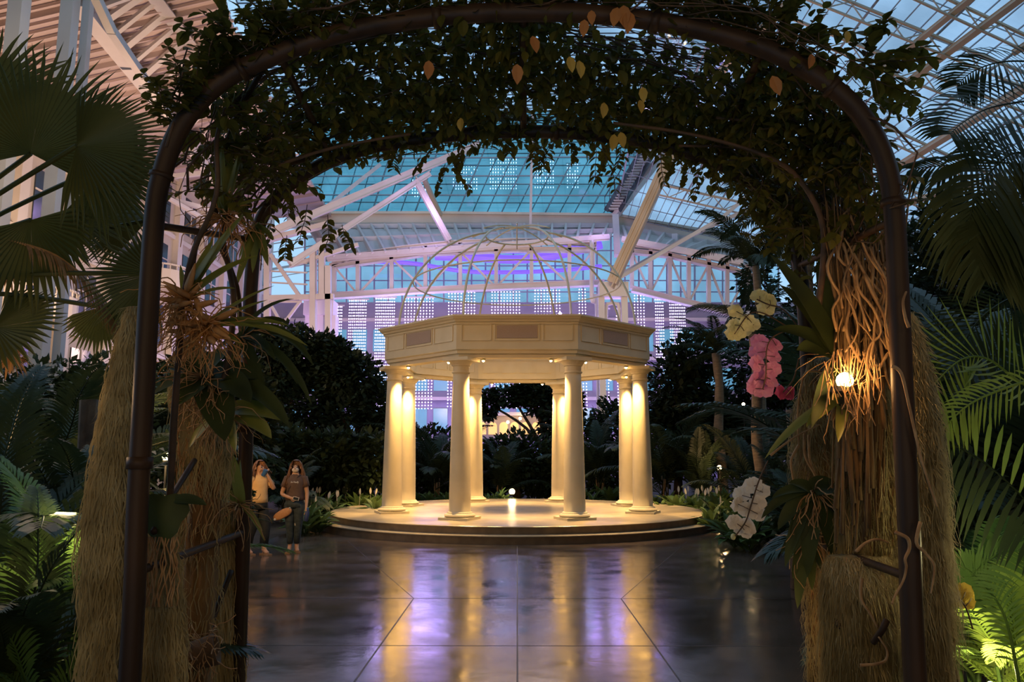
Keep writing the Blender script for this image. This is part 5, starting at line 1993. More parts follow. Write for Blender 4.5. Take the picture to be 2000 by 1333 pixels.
G_ = 'dark shade trees around the gazebo'
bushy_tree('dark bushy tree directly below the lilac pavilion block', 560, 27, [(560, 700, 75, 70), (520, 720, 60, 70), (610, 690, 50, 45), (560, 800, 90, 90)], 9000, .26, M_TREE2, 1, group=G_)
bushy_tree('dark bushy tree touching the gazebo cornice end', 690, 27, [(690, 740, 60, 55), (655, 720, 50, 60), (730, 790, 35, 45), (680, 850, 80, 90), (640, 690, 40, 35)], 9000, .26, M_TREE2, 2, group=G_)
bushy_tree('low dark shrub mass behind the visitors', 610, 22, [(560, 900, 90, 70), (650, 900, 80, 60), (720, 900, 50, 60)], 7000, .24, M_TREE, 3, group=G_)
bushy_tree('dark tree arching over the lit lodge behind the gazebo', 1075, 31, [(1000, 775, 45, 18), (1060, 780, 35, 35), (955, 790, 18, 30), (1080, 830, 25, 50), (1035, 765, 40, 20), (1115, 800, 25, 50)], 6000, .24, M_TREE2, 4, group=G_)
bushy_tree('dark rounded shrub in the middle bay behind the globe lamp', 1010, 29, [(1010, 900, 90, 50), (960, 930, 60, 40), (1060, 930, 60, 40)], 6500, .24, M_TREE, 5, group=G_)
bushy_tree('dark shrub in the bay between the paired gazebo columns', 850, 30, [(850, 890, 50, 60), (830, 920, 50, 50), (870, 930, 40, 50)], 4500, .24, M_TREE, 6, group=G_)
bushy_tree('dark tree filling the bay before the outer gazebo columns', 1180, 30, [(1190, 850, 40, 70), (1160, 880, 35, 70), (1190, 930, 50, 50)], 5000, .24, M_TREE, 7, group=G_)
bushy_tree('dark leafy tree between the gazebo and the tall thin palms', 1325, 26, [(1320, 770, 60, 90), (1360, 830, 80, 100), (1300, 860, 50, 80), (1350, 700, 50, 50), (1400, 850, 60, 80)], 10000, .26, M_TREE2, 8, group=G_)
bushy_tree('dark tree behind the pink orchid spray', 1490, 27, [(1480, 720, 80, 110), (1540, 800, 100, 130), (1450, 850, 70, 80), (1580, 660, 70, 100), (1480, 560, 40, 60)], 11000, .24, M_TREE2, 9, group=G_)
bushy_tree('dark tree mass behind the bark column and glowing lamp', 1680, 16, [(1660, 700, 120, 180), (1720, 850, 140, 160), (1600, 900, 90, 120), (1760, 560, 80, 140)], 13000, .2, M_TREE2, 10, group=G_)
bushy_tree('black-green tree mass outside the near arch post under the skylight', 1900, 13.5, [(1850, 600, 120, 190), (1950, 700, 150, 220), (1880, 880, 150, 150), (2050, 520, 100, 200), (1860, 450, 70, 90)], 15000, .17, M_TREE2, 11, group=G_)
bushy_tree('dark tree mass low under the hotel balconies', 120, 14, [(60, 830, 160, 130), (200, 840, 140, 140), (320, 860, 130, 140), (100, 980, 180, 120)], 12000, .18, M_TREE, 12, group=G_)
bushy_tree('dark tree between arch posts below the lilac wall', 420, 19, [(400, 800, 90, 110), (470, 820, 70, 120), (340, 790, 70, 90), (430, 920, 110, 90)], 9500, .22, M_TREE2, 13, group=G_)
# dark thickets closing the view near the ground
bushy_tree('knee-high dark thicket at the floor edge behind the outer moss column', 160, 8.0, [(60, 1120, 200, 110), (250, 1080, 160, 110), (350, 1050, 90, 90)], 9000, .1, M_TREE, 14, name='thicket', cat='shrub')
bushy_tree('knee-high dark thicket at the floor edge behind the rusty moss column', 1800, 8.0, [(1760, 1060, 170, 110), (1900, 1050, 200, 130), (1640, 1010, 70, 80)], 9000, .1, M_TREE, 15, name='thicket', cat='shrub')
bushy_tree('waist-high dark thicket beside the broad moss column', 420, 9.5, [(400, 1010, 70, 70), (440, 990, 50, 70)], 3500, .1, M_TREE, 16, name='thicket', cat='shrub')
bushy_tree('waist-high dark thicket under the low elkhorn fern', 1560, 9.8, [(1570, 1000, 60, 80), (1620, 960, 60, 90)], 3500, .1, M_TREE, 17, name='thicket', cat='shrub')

# ---- peace lilies and ground cover along the stage
rr = random.Random(5)
def lily_mesh(n, seed):
    r3 = random.Random(seed)
    mb = MB()
    for i in range(n):
        a = 2 * PI * i / n + r3.uniform(-.3, .3)
        el = r3.uniform(.5, 1.3)
        d = V((math.cos(a) * math.cos(el), math.sin(a) * math.cos(el), math.sin(el)))
        p = d * .12
        mb.tube([V((0, 0, 0)), p], .006, 4)
        mb.strap(p, d, r3.uniform(.25, .45), .11, droop=1.2, seg=5)
    me = bpy.data.meshes.new('leaves')
    me.from_pydata(mb.v, [], mb.f)
    me.materials.append(M_GROUNDC)
    return me


mb = MB()
mb.tube([V((0, 0, 0)), V((.01, 0, .3)), V((.02, 0, .55))], .006, 5)
mb.strap(V((.02, .01, .53)), V((.05, -.1, 1)), .17, .1, droop=-.1, seg=5, n=(0, -1, 0), prof=lambda t: math.sin(PI * min(1, .1 + .9 * t)) ** .7 if t < 1 else .03)
spathe_me = bpy.data.meshes.new('spathe')
spathe_me.from_pydata(mb.v, [], mb.f)
spathe_me.materials.append(M_OWH)
LM = [lily_mesh(16, 1), lily_mesh(18, 2), lily_mesh(14, 3)]
spots = []
for px in range(600, 760, 17):
    spots.append((px, rr.uniform(19.5, 22), 'L'))
    spots.append((px + 8, rr.uniform(17.6, 19.3) if px < 640 else rr.uniform(21, 23.4), 'L'))
for px in range(1275, 1440, 15):
    spots.append((px, rr.uniform(20.5, 23), 'R'))
    if px > 1370:
        spots.append((px + 6, rr.uniform(16.4, 18.5), 'R'))
for px in range(1140, 1215, 18):
    spots.append((px, rr.uniform(24.2, 25.5), 'C'))
for px in range(820, 880, 18):
    spots.append((px, rr.uniform(24.2, 25.5), 'D'))
for px in (955, 972, 985):
    spots.append((px, 24.6, 'E'))
for px in (1430, 1450, 1470, 1440, 1462, 1490, 1480, 1500):
    spots.append((px, rr.uniform(13.5, 16.5), 'F'))
for px in (600, 618, 596, 625, 610):
    spots.append((px, rr.uniform(15.5, 17.4), 'G'))
LBL = {'L': 'peace lily in the low hedge between the visitors and the outer gazebo columns', 'R': 'peace lily in the low hedge past the stage on the tall thin palm side', 'C': 'ground cover plant seen behind the stage between the columns under the bracket box',
       'D': 'ground cover plant seen behind the stage beside the paired columns', 'E': 'bright little plant lit by the globe lamp behind the stage', 'F': 'leafy plant at the floor edge behind the white orchid spray', 'G': 'leafy plant at the floor edge directly beside the girl in brown'}
for i, (px, Y, k) in enumerate(spots):
    x = gx(px, Y)
    t = thing('peace_lily', LBL[k], 'plant', (x, Y, 0), 'peace lilies ' + {'L': 'by the visitors', 'R': 'by the tall palms', 'C': 'under the bracket', 'D': 'by the paired columns', 'E': 'by the globe lamp', 'F': 'by the white orchids', 'G': 'beside the girl'}[k])
    s_ = rr.uniform(.9, 1.4)
    o = bpy.data.objects.new('leaves', LM[i % 3])
    COL.objects.link(o)
    o.parent = t
    o.scale = (s_ * 1.2, s_ * 1.2, s_ * 1.1)
    o.rotation_euler = (0, 0, rr.uniform(0, 6))
    if k in 'LR' and rr.random() < .55 or k == 'G' and i % 2:
        for q in range(rr.randint(1, 2)):
            o = bpy.data.objects.new('white_spathe', spathe_me)
            COL.objects.link(o)
            o.parent = t
            o.location = (rr.uniform(-.15, .15), rr.uniform(-.2, 0), .05)
            o.rotation_euler = (0, rr.uniform(-.2, .2), rr.uniform(-1, 1))
            o.scale = (.7, .7, 1.0)

# ---- lamps among the plants
def small_lamp(name, label, px, py, Y, r_, m_, post=True):
    c = at(px, py, Y)
    t = thing(name, label, 'lamp', (c.x, c.y, 0))
    mb = MB()
    mb.ball(c, r_, 12)
    mb.build('bulb', m_, t, smooth=True)
    mb = MB()
    mb.lathe([(r_ * .8, -r_ * 1.3), (r_ * .9, -r_ * .8), (r_ * .5, -r_ * .7)], 12, c)
    if post:
        mb.tube([V((c.x, c.y, 0)), c - V((0, 0, r_))], .012, 6)
    mb.build('lamp_post', M_BLACK, t)
    return c


M_GLOW = mat('soft lamp', (1, .8, .5), .4, emit=(1, .72, .36), estr=25)
L1 = small_lamp('garden_lamp', 'bright warm lamp burning among palms between the two arch posts', 325, 893, 9.0, .045, M_WARM)
L2 = small_lamp('path_light', 'tiny bright spotlight beside the outer moss column near the bottom corner', 170, 1131, 5.2, .022, M_WARMD)
L3 = small_lamp('path_light', 'small pale globe light between two moss columns', 371, 1186, 4.6, .018, M_WARMD)
L4 = small_lamp('path_light', 'small warm light at the foot of the tall thin palm', 1405, 914, 22.5, .07, M_GLOW)
L5 = small_lamp('globe_lamp', 'glowing globe lamp on the ground right behind the stage', 1000, 961, 24.2, .095, mat('globe glass', (1, .85, .6), .4, emit=(1, .78, .45), estr=7))
L6 = small_lamp('path_light', 'small light high in the dark trees above the tall palm lamp', 1452, 790, 24, .05, M_GLOW)
L7 = small_lamp('path_light', 'faint warm light in the dark trees outside the near arch post', 1788, 606, 10.5, .03, M_WARMD)
L8 = small_lamp('path_light', 'ground light hidden in the bright green palms at the bottom corner', 1935, 1340, 4.2, .02, M_GLOW)
# ================================================================== PEOPLE
def skin_body(name, nodes, edges, root, m_, parent, sub=2):
    """nodes: name -> (pos, (rx, ry)); one continuous skinned figure"""
    me = bpy.data.meshes.new(name)
    keys = list(nodes)
    me.from_pydata([tuple(nodes[k][0]) for k in keys], [(keys.index(a), keys.index(b)) for a, b in edges], [])
    me.materials.append(m_)
    o = bpy.data.objects.new(name, me)
    COL.objects.link(o)
    md = o.modifiers.new('Skin', 'SKIN')
    md.use_smooth_shade = True
    md.branch_smoothing = .4
    sv = me.skin_vertices[0].data if me.skin_vertices else None
    if sv is None:
        import bmesh
        bm = bmesh.new()
        bm.from_mesh(me)
        bm.verts.layers.skin.verify()
        bm.to_mesh(me)
        bm.free()
        sv = me.skin_vertices[0].data
    for i, k in enumerate(keys):
        r_ = nodes[k][1]
        sv[i].radius = r_ if isinstance(r_, tuple) else (r_, r_)
        sv[i].use_root = (k == root)
    sd = o.modifiers.new('Subsurf', 'SUBSURF')
    sd.levels = sub
    sd.render_levels = sub
    o.parent = parent
    o.matrix_parent_inverse = parent_inv(parent)
    return o


def loft(mb, secs, n=20, cap=True, mi=0):
    """secs: (centre, rx, ry) stacked ellipses"""
    vs = []
    for c, rx, ry in secs:
        for j in range(n):
            t = 2 * PI * j / n
            vs.append(V(c) + V((rx * math.cos(t), ry * math.sin(t), 0)))
    k = len(secs)
    fs = [(i * n + j, i * n + (j + 1) % n, (i + 1) * n + (j + 1) % n, (i + 1) * n + j) for i in range(k - 1) for j in range(n)]
    if cap:
        fs += [tuple(reversed(range(n))), tuple((k - 1) * n + j for j in range(n))]
    mb.add(vs, fs, mi)


def fingers(nodes, edges, hand, wrist, d, side, up, tag_, curl=.5, s=1.0):
    """five tapering fingers rooted in the palm"""
    d = V(d).normalized()
    side = V(side).normalized()
    up = V(up).normalized()
    for i, (off, L) in enumerate(((-.030, .060), (-.011, .072), (.009, .068), (.027, .052))):
        b = V(hand) + side * off * s + d * .03 * s
        m1 = b + (d - up * curl * .6).normalized() * L * .5 * s
        m2 = m1 + (d - up * curl * 2.0).normalized() * L * .5 * s
        for nm, p, r_ in (('a', b, .0085), ('b', m1, .0075), ('c', m2, .006)):
            nodes[f'{tag_}f{i}{nm}'] = (p, r_ * s)
        edges += [(tag_ + 'hand', f'{tag_}f{i}a'), (f'{tag_}f{i}a', f'{tag_}f{i}b'), (f'{tag_}f{i}b', f'{tag_}f{i}c')]
    b = V(hand) - side * .034 * s - d * .015 * s
    m1 = b + (d * .7 - side * .7 - up * .3).normalized() * .03 * s
    m2 = m1 + (d - up * .5).normalized() * .028 * s
    nodes[tag_ + 'ta'] = (b, .01 * s)
    nodes[tag_ + 'tb'] = (m1, .009 * s)
    nodes[tag_ + 'tc'] = (m2, .007 * s)
    edges += [(tag_ + 'hand', tag_ + 'ta'), (tag_ + 'ta', tag_ + 'tb'), (tag_ + 'tb', tag_ + 'tc')]


def head_detail(root, c, face, s, mask=True, hairlen=.4, seed=0):
    """face: unit vector the face looks along; c = centre of the head"""
    face = V(face).normalized()
    sd = face.cross(V((0, 0, 1))).normalized()
    up = V((0, 0, 1))
    mb = MB()
    for q in (-1, 1):
        mb.ball(c + face * .082 * s + sd * q * .031 * s + up * .008 * s, .0125 * s, 8, sc_=(1, 1, .75))
        mb.beam(c + face * .089 * s + sd * q * .045 * s + up * .03 * s, c + face * .092 * s + sd * q * .017 * s + up * .032 * s, .006 * s, .007 * s)
    mb.build('eyes', M_FACE, root)
    mb = MB()
    mb.tube([c + face * .088 * s + up * .01 * s, c + face * .108 * s - up * .025 * s, c + face * .088 * s - up * .034 * s], [.008 * s, .014 * s, .009 * s], 8)
    for q in (-1, 1):
        mb.ball(c + sd * q * .078 * s - up * .008 * s, .018 * s, 8, sc_=(.5, 1, 1.5))
    mb.build('nose_and_ears', M_SKIN, root, smooth=True)
    mb = MB()
    mb.ball(c + face * .086 * s - up * .058 * s, .02 * s, 8, sc_=(1.1, .6, .35))
    mb.build('mouth', M_LIPS, root, smooth=True)


def strands(root, c, face, s, L, seed=0, front=True, m_=M_HAIR):
    rr = random.Random(seed)
    face = V(face).normalized()
    sd = face.cross(V((0, 0, 1))).normalized()
    up = V((0, 0, 1))
    mb = MB()
    # cap over the skull
    vs = []
    n1, n2 = 10, 28
    zone = []
    for i in range(n1 + 1):
        ph = R(112) * i / n1
        for j_ in range(n2):
            th = 2 * PI * j_ / n2
            d = sd * math.cos(th) * math.sin(ph) + face * math.sin(th) * math.sin(ph) + up * math.cos(ph)
            zone.append(d.dot(face) > .42 and d.z < .72)
            vs.append(c + V((d.x * .1, d.y * .1, d.z * .118)) * s + up * .015 * s - face * .012 * s)
    fs = [(i * n2 + j_, i * n2 + (j_ + 1) % n2, (i + 1) * n2 + (j_ + 1) % n2, (i + 1) * n2 + j_) for i in range(n1) for j_ in range(n2)]
    fs = [f_ for f_ in fs if not any(zone[q] for q in f_)]
    mb.add(vs, fs)
    for i in range(90):
        a = rr.uniform(-.02 * PI, 1.02 * PI)
        d = sd * math.cos(a) - face * math.sin(a) * 1.0
        p = c + d * .093 * s + up * rr.uniform(-.01, .06) * s
        pts = [c + d * .05 * s + up * .1 * s, p]
        out = d * rr.uniform(.0, .025)
        for k in range(5):
            pts.append(pts[-1] + (out - up * (L / 5)) * s + (face * .02 * s if k > 1 and abs(math.cos(a)) > .6 else V()) + rv(.004))
        mb.tube(pts, [.009 * s, .012 * s, .012 * s, .011 * s, .01 * s, .008 * s, .003 * s], 5)
    mb.build('hair', m_, root, smooth=True)


# ---------- girl in a brown tee
PX, PY = gx(575, 13.25), 13.25
O = V((PX, PY, 0))
S = 1.55 / 1.66


def g(x, y, z):
    return O + V((x, y, z)) * S


girl = thing('person', 'girl with long reddish hair, brown printed tee and dark jeans standing by the stage', 'person', O)
nd = {
    'pelvis': (g(0, 0, .90), (.125, .10)), 'belly': (g(0, 0, 1.02), (.115, .085)), 'chest': (g(0, .01, 1.2), (.13, .095)), 'neckb': (g(0, .01, 1.34), (.07, .06)), 'neck': (g(0, -.005, 1.41), (.042, .045)),
    'head': (g(0, -.015, 1.5), (.062, .075)), 'top': (g(0, 0, 1.58), (.055, .065)), 'chin': (g(0, -.045, 1.455), (.035, .03)),
    'lhip': (g(-.08, 0, .86), (.085, .09)), 'lknee': (g(-.07, -.03, .47), .055), 'lcalf': (g(-.065, .01, .32), .052), 'lank': (g(-.06, .02, .085), .034), 'lheel': (g(-.06, .03, .035), .034), 'ltoe': (g(-.05, -.13, .03), (.035, .022)),
    'rhip': (g(.08, 0, .86), (.085, .09)), 'rknee': (g(.07, .02, .47), .055), 'rcalf': (g(.05, .06, .32), .052), 'rank': (g(.04, .08, .085), .034), 'rheel': (g(.04, .09, .035), .034), 'rtoe': (g(.1, -.05, .03), (.035, .022)),
    'lsh': (g(-.16, .01, 1.31), .05), 'lel': (g(-.24, -.02, 1.03), .037), 'lwr': (g(-.04, -.19, .98), .025), 'lhand': (g(.01, -.21, .97), (.03, .018)),
    'rsh': (g(.16, .01, 1.31), .05), 'rel': (g(.215, .02, 1.05), .037), 'rwr': (g(.235, -.08, .83), .025), 'rhand': (g(.24, -.1, .77), (.03, .018)),
}
ed = [('pelvis', 'belly'), ('belly', 'chest'), ('chest', 'neckb'), ('neckb', 'neck'), ('neck', 'head'), ('head', 'top'), ('head', 'chin'), ('pelvis', 'lhip'), ('lhip', 'lknee'), ('lknee', 'lcalf'), ('lcalf', 'lank'), ('lank', 'lheel'), ('lank', 'ltoe'),
      ('pelvis', 'rhip'), ('rhip', 'rknee'), ('rknee', 'rcalf'), ('rcalf', 'rank'), ('rank', 'rheel'), ('rank', 'rtoe'), ('neckb', 'lsh'), ('lsh', 'lel'), ('lel', 'lwr'), ('lwr', 'lhand'), ('neckb', 'rsh'), ('rsh', 'rel'), ('rel', 'rwr'), ('rwr', 'rhand')]
fingers(nd, ed, g(.01, -.21, .97), None, (1, -.2, -.1), (0, -.3, 1), (0, -1, -.2), 'l', .4)
fingers(nd, ed, g(.24, -.1, .77), None, (.05, -.2, -1), (.3, -1, 0), (1, 0, 0), 'r', .5)
skin_body('body', nd, ed, 'pelvis', M_SKIN, girl)
hc = g(0, -.015, 1.515)
head_detail(girl, hc, (.12, -1, -.05), 1.0)
mb = MB()
mb.ball(hc + V((.012, -.066, -.045)), .056, 12, sc_=(1.1, .75, .8))
mb.build('face_mask', M_MASK, girl, smooth=True)
strands(girl, hc, (.1, -1, 0), 1.0, .34, 3)
mb = MB()
loft(mb, [(g(0, 0, .93), .165, .125), (g(0, 0, .98), .16, .12), (g(0, 0, 1.1), .145, .112), (g(0, 0, 1.22), .16, .122), (g(0, .005, 1.3), .165, .105), (g(0, .01, 1.355), .12, .08), (g(0, .01, 1.39), .07, .065)], 24)
for q, e_ in ((-1, 'l'), (1, 'r')):
    a = nd[e_ + 'sh'][0]
    b = nd[e_ + 'el'][0]
    c = a.lerp(b, .55)
    mb.tube([a - V((q * .06, 0, -.01)), a, a.lerp(b, .3), c], [.06, .062, .062, .064], 14)
tee = mb.build('tee_shirt', M_TEEB, girl, smooth=True)
mb = MB()
for i in range(9):
    x = -.05 + i * .0155
    mb.tube([g(x, -.118, 1.235 + .012 * math.sin(i * 2.1)), g(x + .006, -.121, 1.262 + .01 * math.cos(i * 1.7)), g(x + .013, -.12, 1.238)], .0045, 5)
mb.build('chest_print', M_WHITE, tee)
mb = MB()
loft(mb, [(g(0, 0, .8), .16, .118), (g(0, 0, .86), .165, .125), (g(0, 0, .96), .145, .112)], 24)
for q in 'lr':
    a, b, c, e_ = [nd[q + k_][0] for k_ in ('hip', 'knee', 'calf', 'ank')]
    mb.tube([a + V((0, 0, .02)), a.lerp(b, .35), b, c, c.lerp(e_, .7)], [.1, .09, .068, .062, .048], 16)
jn = mb.build('jeans', M_JEAN, girl, smooth=True)
mb = MB()
mb.ball(nd['rknee'][0] + V((-.03, -.06, .03)), .02, 8, sc_=(.8, .5, 1.4))
mb.build('ripped_patch', M_WHITE, jn)
for q in 'lr':
    hl, to = nd[q + 'heel'][0], nd[q + 'toe'][0]
    mb = MB()
    d = (to - hl)
    d.z = 0
    a = V((hl.x, hl.y, .011)) - d * .15
    b = V((to.x, to.y, .011)) + d * .3
    mb.beam(a, b, .085, .022)
    mm = hl.lerp(to, .72)
    sdv = d.normalized().cross(V((0, 0, 1)))
    mb.tube([mm - sdv * .045 - V((0, 0, .02)), mm + V((0, 0, .026)), mm + sdv * .045 - V((0, 0, .02))], .009, 6)
    mm = hl.lerp(to, .3)
    mb.tube([mm - sdv * .04 - V((0, 0, .02)), mm + V((0, 0, .05)), mm + sdv * .04 - V((0, 0, .02))], .007, 6)
    mb.build('sandal', M_SANDAL, girl)
# things she carries
hb = thing('handbag', 'small orange clutch bag hanging on a strap at the hip of the girl in brown', 'bag', g(-.15, -.1, .7))
mb = MB()
MXb = Matrix.Rotation(R(-28), 3, 'Y')
c = g(-.17, -.13, .69)
vs = []
n = 18
for y_, k in ((-.03, .7), (-.018, 1), (.018, 1), (.03, .7)):
    for j_ in range(n):
        t = 2 * PI * j_ / n
        vs.append(c + MXb @ V((.165 * k * math.copysign(abs(math.cos(t)) ** .8, math.cos(t)), y_, .07 * k * math.copysign(abs(math.sin(t)) ** .8, math.sin(t)))))
mb.add(vs, [(i * n + j_, i * n + (j_ + 1) % n, (i + 1) * n + (j_ + 1) % n, (i + 1) * n + j_) for i in range(3) for j_ in range(n)] + [tuple(reversed(range(n))), tuple(3 * n + j_ for j_ in range(n))])
mb.build('pouch', M_BAG, hb, smooth=True)
mb = MB()
mb.tube(spline([c + V((-.12, 0, .0)), g(-.2, -.1, .85), g(-.1, -.13, 1.1), g(.08, -.06, 1.36), g(.1, .1, 1.3), g(.0, .14, 1.0), c + V((.14, .05, .05))], 5), .005, 5)
mb.build('strap', M_BLACK, hb)
mb = MB()
mb.ball(c + MXb @ V((-.15, -.02, -.02)), .022, 8)
mb.ball(c + MXb @ V((.15, -.02, .03)), .018, 8)
mb.build('clasp', M_WHITE, hb)
ph = thing('phone', 'small pale phone held across the waist of the girl in brown', 'phone', g(.07, -.24, .95))
mb = MB()
mb.box(g(.085, -.235, .965), (.1, .012, .055), M=Matrix.Rotation(R(12), 3, 'Y'))
mb.build('case', M_WHITE, ph)
mb = MB()
mb.box(g(.085, -.243, .965), (.085, .003, .045), M=Matrix.Rotation(R(12), 3, 'Y'))
mb.build('screen', M_DARKW, ph)
bo = thing('drink_bottle', 'dark blue drink bottle dangling from the lowered hand of the girl in brown', 'bottle', g(.25, -.13, .58))
mb = MB()
mb.lathe([(.02, 0), (.034, .01), (.036, .08), (.034, .15), (.018, .18), (.015, .2)], 16, g(.25, -.13, .56), M=Matrix.Rotation(R(8), 3, 'Y'))
mb.build('bottle_body', M_NAVY, bo, smooth=True)
mb = MB()
mb.lathe([(.018, .0), (.018, .028)], 12, g(.25, -.13, .56) + V((.025, 0, .195)))
mb.build('bottle_cap', M_BLUE, bo)

# ---------- woman in a peach tee, in profile, drinking
PX, PY = gx(502, 13.0), 13.0
O = V((PX, PY, 0))
S = 1.55 / 1.66
wo = thing('person', 'woman in peach tee and black trousers drinking from a blue cup by the post', 'person', O)
fx = V((.8, -.6, 0)).normalized()     # facing
sx = fx.cross(V((0, 0, 1)))           # her right


def h(f_, s_, z):
    return O + (fx * f_ + sx * s_ + V((0, 0, z))) * S


nd = {
    'pelvis': (h(0, 0, .90), (.13, .12)), 'belly': (h(0, 0, 1.02), (.12, .11)), 'chest': (h(0.0, 0, 1.2), (.125, .11)), 'neckb': (h(0, 0, 1.34), (.07, .06)), 'neck': (h(.015, 0, 1.41), (.043, .045)),
    'head': (h(.03, 0, 1.5), (.065, .072)), 'top': (h(.01, 0, 1.58), (.055, .062)), 'chin': (h(.065, 0, 1.455), (.032, .03)),
    'lhip': (h(0, -.08, .86), .09), 'lknee': (h(.16, -.08, .5), .06), 'lcalf': (h(.15, -.08, .34), .055), 'lank': (h(.12, -.08, .09), .036), 'lheel': (h(.1, -.08, .035), .034), 'ltoe': (h(.27, -.08, .03), (.036, .022)),
    'rhip': (h(0, .08, .86), .09), 'rknee': (h(.02, .09, .48), .06), 'rcalf': (h(-.06, .09, .32), .055), 'rank': (h(-.1, .09, .09), .036), 'rheel': (h(-.12, .09, .035), .034), 'rtoe': (h(.05, .1, .03), (.036, .022)),
    'lsh': (h(0, -.16, 1.31), .05), 'lel': (h(.2, -.2, 1.13), .038), 'lwr': (h(.17, -.08, 1.36), .026), 'lhand': (h(.15, -.04, 1.41), (.03, .018)),
    'rsh': (h(0, .16, 1.31), .05), 'rel': (h(-.03, .24, 1.03), .038), 'rwr': (h(.06, .2, .84), .026), 'rhand': (h(.08, .19, .79), (.03, .018)),
}
ed = [e_ for e_ in ed if 'f' not in e_[1][:2] or e_[1] in ('lsh',)]
ed = [('pelvis', 'belly'), ('belly', 'chest'), ('chest', 'neckb'), ('neckb', 'neck'), ('neck', 'head'), ('head', 'top'), ('head', 'chin'), ('pelvis', 'lhip'), ('lhip', 'lknee'), ('lknee', 'lcalf'), ('lcalf', 'lank'), ('lank', 'lheel'), ('lank', 'ltoe'),
      ('pelvis', 'rhip'), ('rhip', 'rknee'), ('rknee', 'rcalf'), ('rcalf', 'rank'), ('rank', 'rheel'), ('rank', 'rtoe'), ('neckb', 'lsh'), ('lsh', 'lel'), ('lel', 'lwr'), ('lwr', 'lhand'), ('neckb', 'rsh'), ('rsh', 'rel'), ('rel', 'rwr'), ('rwr', 'rhand')]
fingers(nd, ed, h(.15, -.04, 1.41), None, -sx * .3 + V((0, 0, 1)) + fx * .1, fx, sx, 'l', .6)
fingers(nd, ed, h(.08, .19, .79), None, fx * .3 - V((0, 0, 1)), fx, -sx, 'r', .3)
skin_body('body', nd, ed, 'pelvis', M_SKIN, wo)
hc = h(.03, 0, 1.515)
head_detail(wo, hc, fx, 1.0)
strands(wo, hc, fx, 1.0, .16, 8, m_=mat('auburn hair', (0.2, 0.085, 0.035), 0.5, col2=(0.3, 0.13, 0.05), scale=60, stretch=(1, 1, .1)))
mb = MB()
loft(mb, [(h(0, 0, .9), .17, .15), (h(0, 0, .98), .165, .145), (h(0, 0, 1.1), .155, .135), (h(0, 0, 1.22), .165, .14), (h(0, 0, 1.3), .16, .13), (h(0, 0, 1.355), .115, .1), (h(.01, 0, 1.39), .07, .065)], 24)
for e_ in 'lr':
    a = nd[e_ + 'sh'][0]
    b = nd[e_ + 'el'][0]
    mb.tube([a.lerp(h(0, 0, 1.3), .4), a, a.lerp(b, .3), a.lerp(b, .6)], [.06, .064, .064, .068], 14)
mb.build('tee_shirt', M_TEEY, wo, smooth=True)
mb = MB()
loft(mb, [(h(0, 0, .79), .16, .15), (h(0, 0, .86), .168, .15), (h(0, 0, .95), .155, .135)], 24)
for q in 'lr':
    a, b, c, e_ = [nd[q + k_][0] for k_ in ('hip', 'knee', 'calf', 'ank')]
    mb.tube([a + V((0, 0, .02)), a.lerp(b, .35), b, c, c.lerp(e_, .6)], [.105, .098, .08, .075, .07], 16)
mb.build('trousers', M_BLK, wo, smooth=True)
for q in 'lr':
    hl, to = nd[q + 'heel'][0], nd[q + 'toe'][0]
    mb = MB()
    d = (to - hl)
    d.z = 0
    mb.beam(V((hl.x, hl.y, .011)) - d * .15, V((to.x, to.y, .011)) + d * .3, .085, .022)
    sdv = d.normalized().cross(V((0, 0, 1)))
    for q_ in (.7, .3):
        mm = hl.lerp(to, q_)
        mb.tube([mm - sdv * .045 - V((0, 0, .02)), mm + V((0, 0, .03 if q_ > .5 else .05)), mm + sdv * .045 - V((0, 0, .02))], .009, 6)
    mb.build('sandal', M_SANDAL, wo)
cu = thing('cup', 'blue cup raised to the mouth of the woman in the peach tee', 'cup', h(.18, 0, 1.4))
mb = MB()
MX = Matrix.Rotation(R(25), 3, 'Y')
mb.lathe([(.026, -.06), (.033, -.055), (.04, .05), (.043, .055), (.037, .055), (.03, -.04)], 18, h(.165, -.0, 1.425), M=MX)
mb.build('cup_body', M_BLUE, cu, smooth=True)
# ================================================================== LIGHT
w = bpy.data.worlds.new('dusk sky')
sc.world = w
w.use_nodes = True
bg = w.node_tree.nodes['Background']
bg.inputs[0].default_value = (0.36, 0.60, 0.88, 1)
bg.inputs[1].default_value = 1.2
# soffit downlights grazing the inner side of every column
for (k, q, p, fn, sd) in dl_positions:
    col = p + sd * q * .45
    lamp('SPOT', 'downlight_lamp', p - V((0, 0, .1)) + fn * 0.06, 650, (1, .62, .22), .04, target=V((col.x, col.y, 1.2)) - sd * q * .1 + fn * .05, angle=R(75), blend=.9)
lamp('AREA', 'inner_glow', (0, GD, 4.3), 60, (1, .68, .3), 3.0, target=(0, GD, 0))
# unseen warm spots, added high up to light the gazebo face
lamp('SPOT', 'gazebo_fill', (-7, 3, 10), 1150, (1, .52, .15), .5, target=(0, GD, 3.4), angle=R(24), blend=.7)
lamp('SPOT', 'gazebo_fill', (7, 3, 10), 980, (1, .52, .15), .5, target=(0, GD, 3.4), angle=R(24), blend=.7)
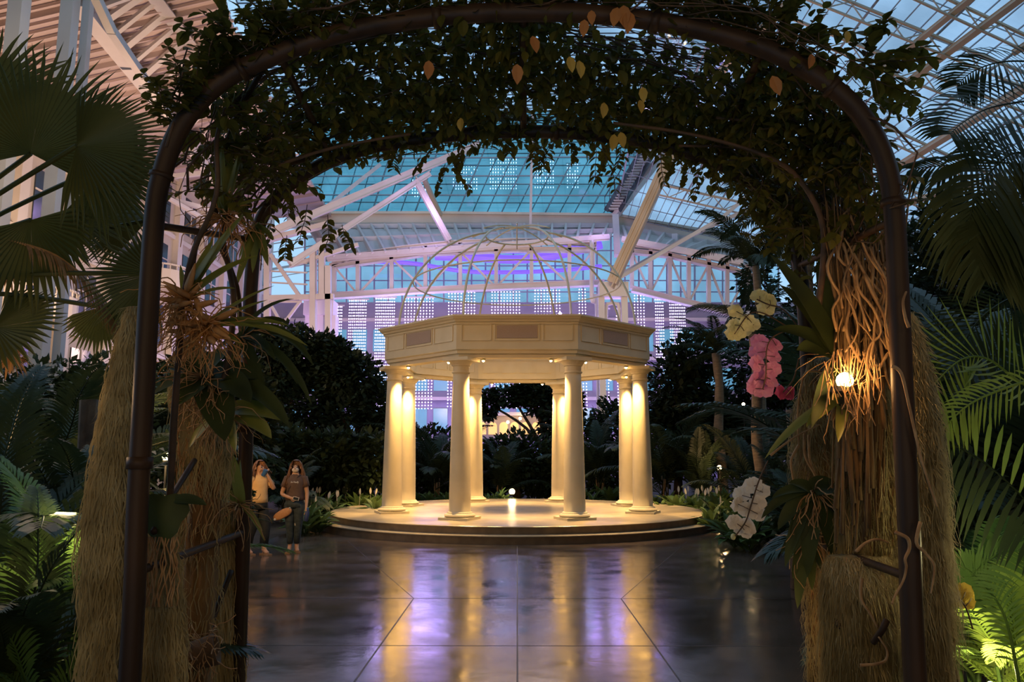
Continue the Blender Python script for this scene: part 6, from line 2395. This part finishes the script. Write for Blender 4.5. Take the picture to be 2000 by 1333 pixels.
# violet and pink wash on the ring structure
lamp('POINT', 'violet_wash', (-6, 44, 8.6), 700, (.5, .32, 1), 2.0)
lamp('POINT', 'violet_wash', (6, 44, 8.6), 600, (.5, .32, 1), 2.0)
lamp('POINT', 'violet_wash', (-13, 41, 7), 500, (.62, .38, 1), .5)
for x in (-12, -4, 4, 12):
    lamp('AREA', 'curtain_wash', (x, 47.5, 1.0), 260, (.4, .28, 1), 2, target=(x, 52, 7))
lamp('AREA', 'pink_wash', (-6, 30, 6), 800, (1, .68, .66), 3, target=(-9, 40, 17))
lamp('AREA', 'pink_wash', (6, 30, 6), 700, (1, .72, .5), 3, target=(4, 44, 16))
lamp('AREA', 'deck_wash', (-13, 22, 5), 800, (1, .68, .52), 3, target=(-11, 28, 18))
lamp('POINT', 'wall_wash', (-14.5, 20, 5), 130, (1, .6, .3), .5)
lamp('POINT', 'wall_wash', (-14.5, 33, 6), 170, (1, .65, .5), .5)
lamp('POINT', 'violet_wash', (-5, 43, 15.6), 200, (.62, .4, 1), .4)
lamp('POINT', 'violet_wash', (5, 43, 15.6), 200, (.62, .4, 1), .4)
lamp('POINT', 'column_wash', (-8, 12.5, 8), 260, (1, .7, .4), .4)  # unseen warm point added to turn the white columns cream
# garden lamps, then unseen fills added without fixtures
lamp('POINT', 'garden_lamp_light', LAMPR + V((-.02, -.08, .02)), 3.5, (1, .5, .16), .03)
lamp('POINT', 'garden_lamp_light', L1 + V((0, -.1, .05)), 60, (1, .62, .25), .05)
lamp('POINT', 'path_and_fill_lamp', L2 + V((0, -.05, .05)), 12, (1, .72, .35), .03)
lamp('POINT', 'path_and_fill_lamp', L4 + V((0, -.1, 0)), 30, (1, .6, .25), .08)
lamp('POINT', 'path_and_fill_lamp', L5 + V((0, .15, .1)), 25, (1, .7, .35), .1)
lamp('POINT', 'path_and_fill_lamp', L8 + V((0, 0, .08)), 32, (1, .8, .35), .05)
lamp('POINT', 'path_and_fill_lamp', at(1975, 1090, 3.0), 4, (1, .85, .4), .05)
lamp('POINT', 'path_and_fill_lamp', at(120, 1010, 4.3), 22, (1, .8, .38), .08)
lamp('POINT', 'path_and_fill_lamp', at(40, 760, 3.0), 5, (1, .55, .22), .05)
lamp('POINT', 'path_and_fill_lamp', V((gx(385, 10.6), 10.6, 2.0)), 125, (1, .6, .28), .2)  # unseen light added to brighten the visitors, hidden behind a moss column
lamp('POINT', 'path_and_fill_lamp', at(1600, 1240, 3.4), 1.2, (1, .6, .25), .05)
# unseen warm fill behind the viewer, added to light the arch and vines
lamp('AREA', 'arch_fill', (-1.5, -3.5, 3.2), 46, (1, .66, .3), 1.6, target=(-1.2, 3, 1.4))
lamp('AREA', 'arch_fill', (2.2, -3.5, 3.0), 34, (1, .62, .25), 1.6, target=(1.5, 3, 1.4))
vs_ = sc.view_settings
vs_.view_transform = 'Standard'
vs_.look = 'None'
vs_.gamma = 1
vs_.use_curve_mapping = False
vs_.exposure = 0.0
sc.cycles.use_denoising = True
sc.cycles.use_adaptive_sampling = True
sc.cycles.adaptive_threshold = 0.02
sc.cycles.max_bounces = 5
sc.cycles.diffuse_bounces = 2
sc.cycles.glossy_bounces = 3
sc.cycles.transmission_bounces = 3
sc.cycles.transparent_max_bounces = 12
sc.cycles.sample_clamp_indirect = 4
sc.cycles.caustics_reflective = False
sc.cycles.caustics_refractive = False
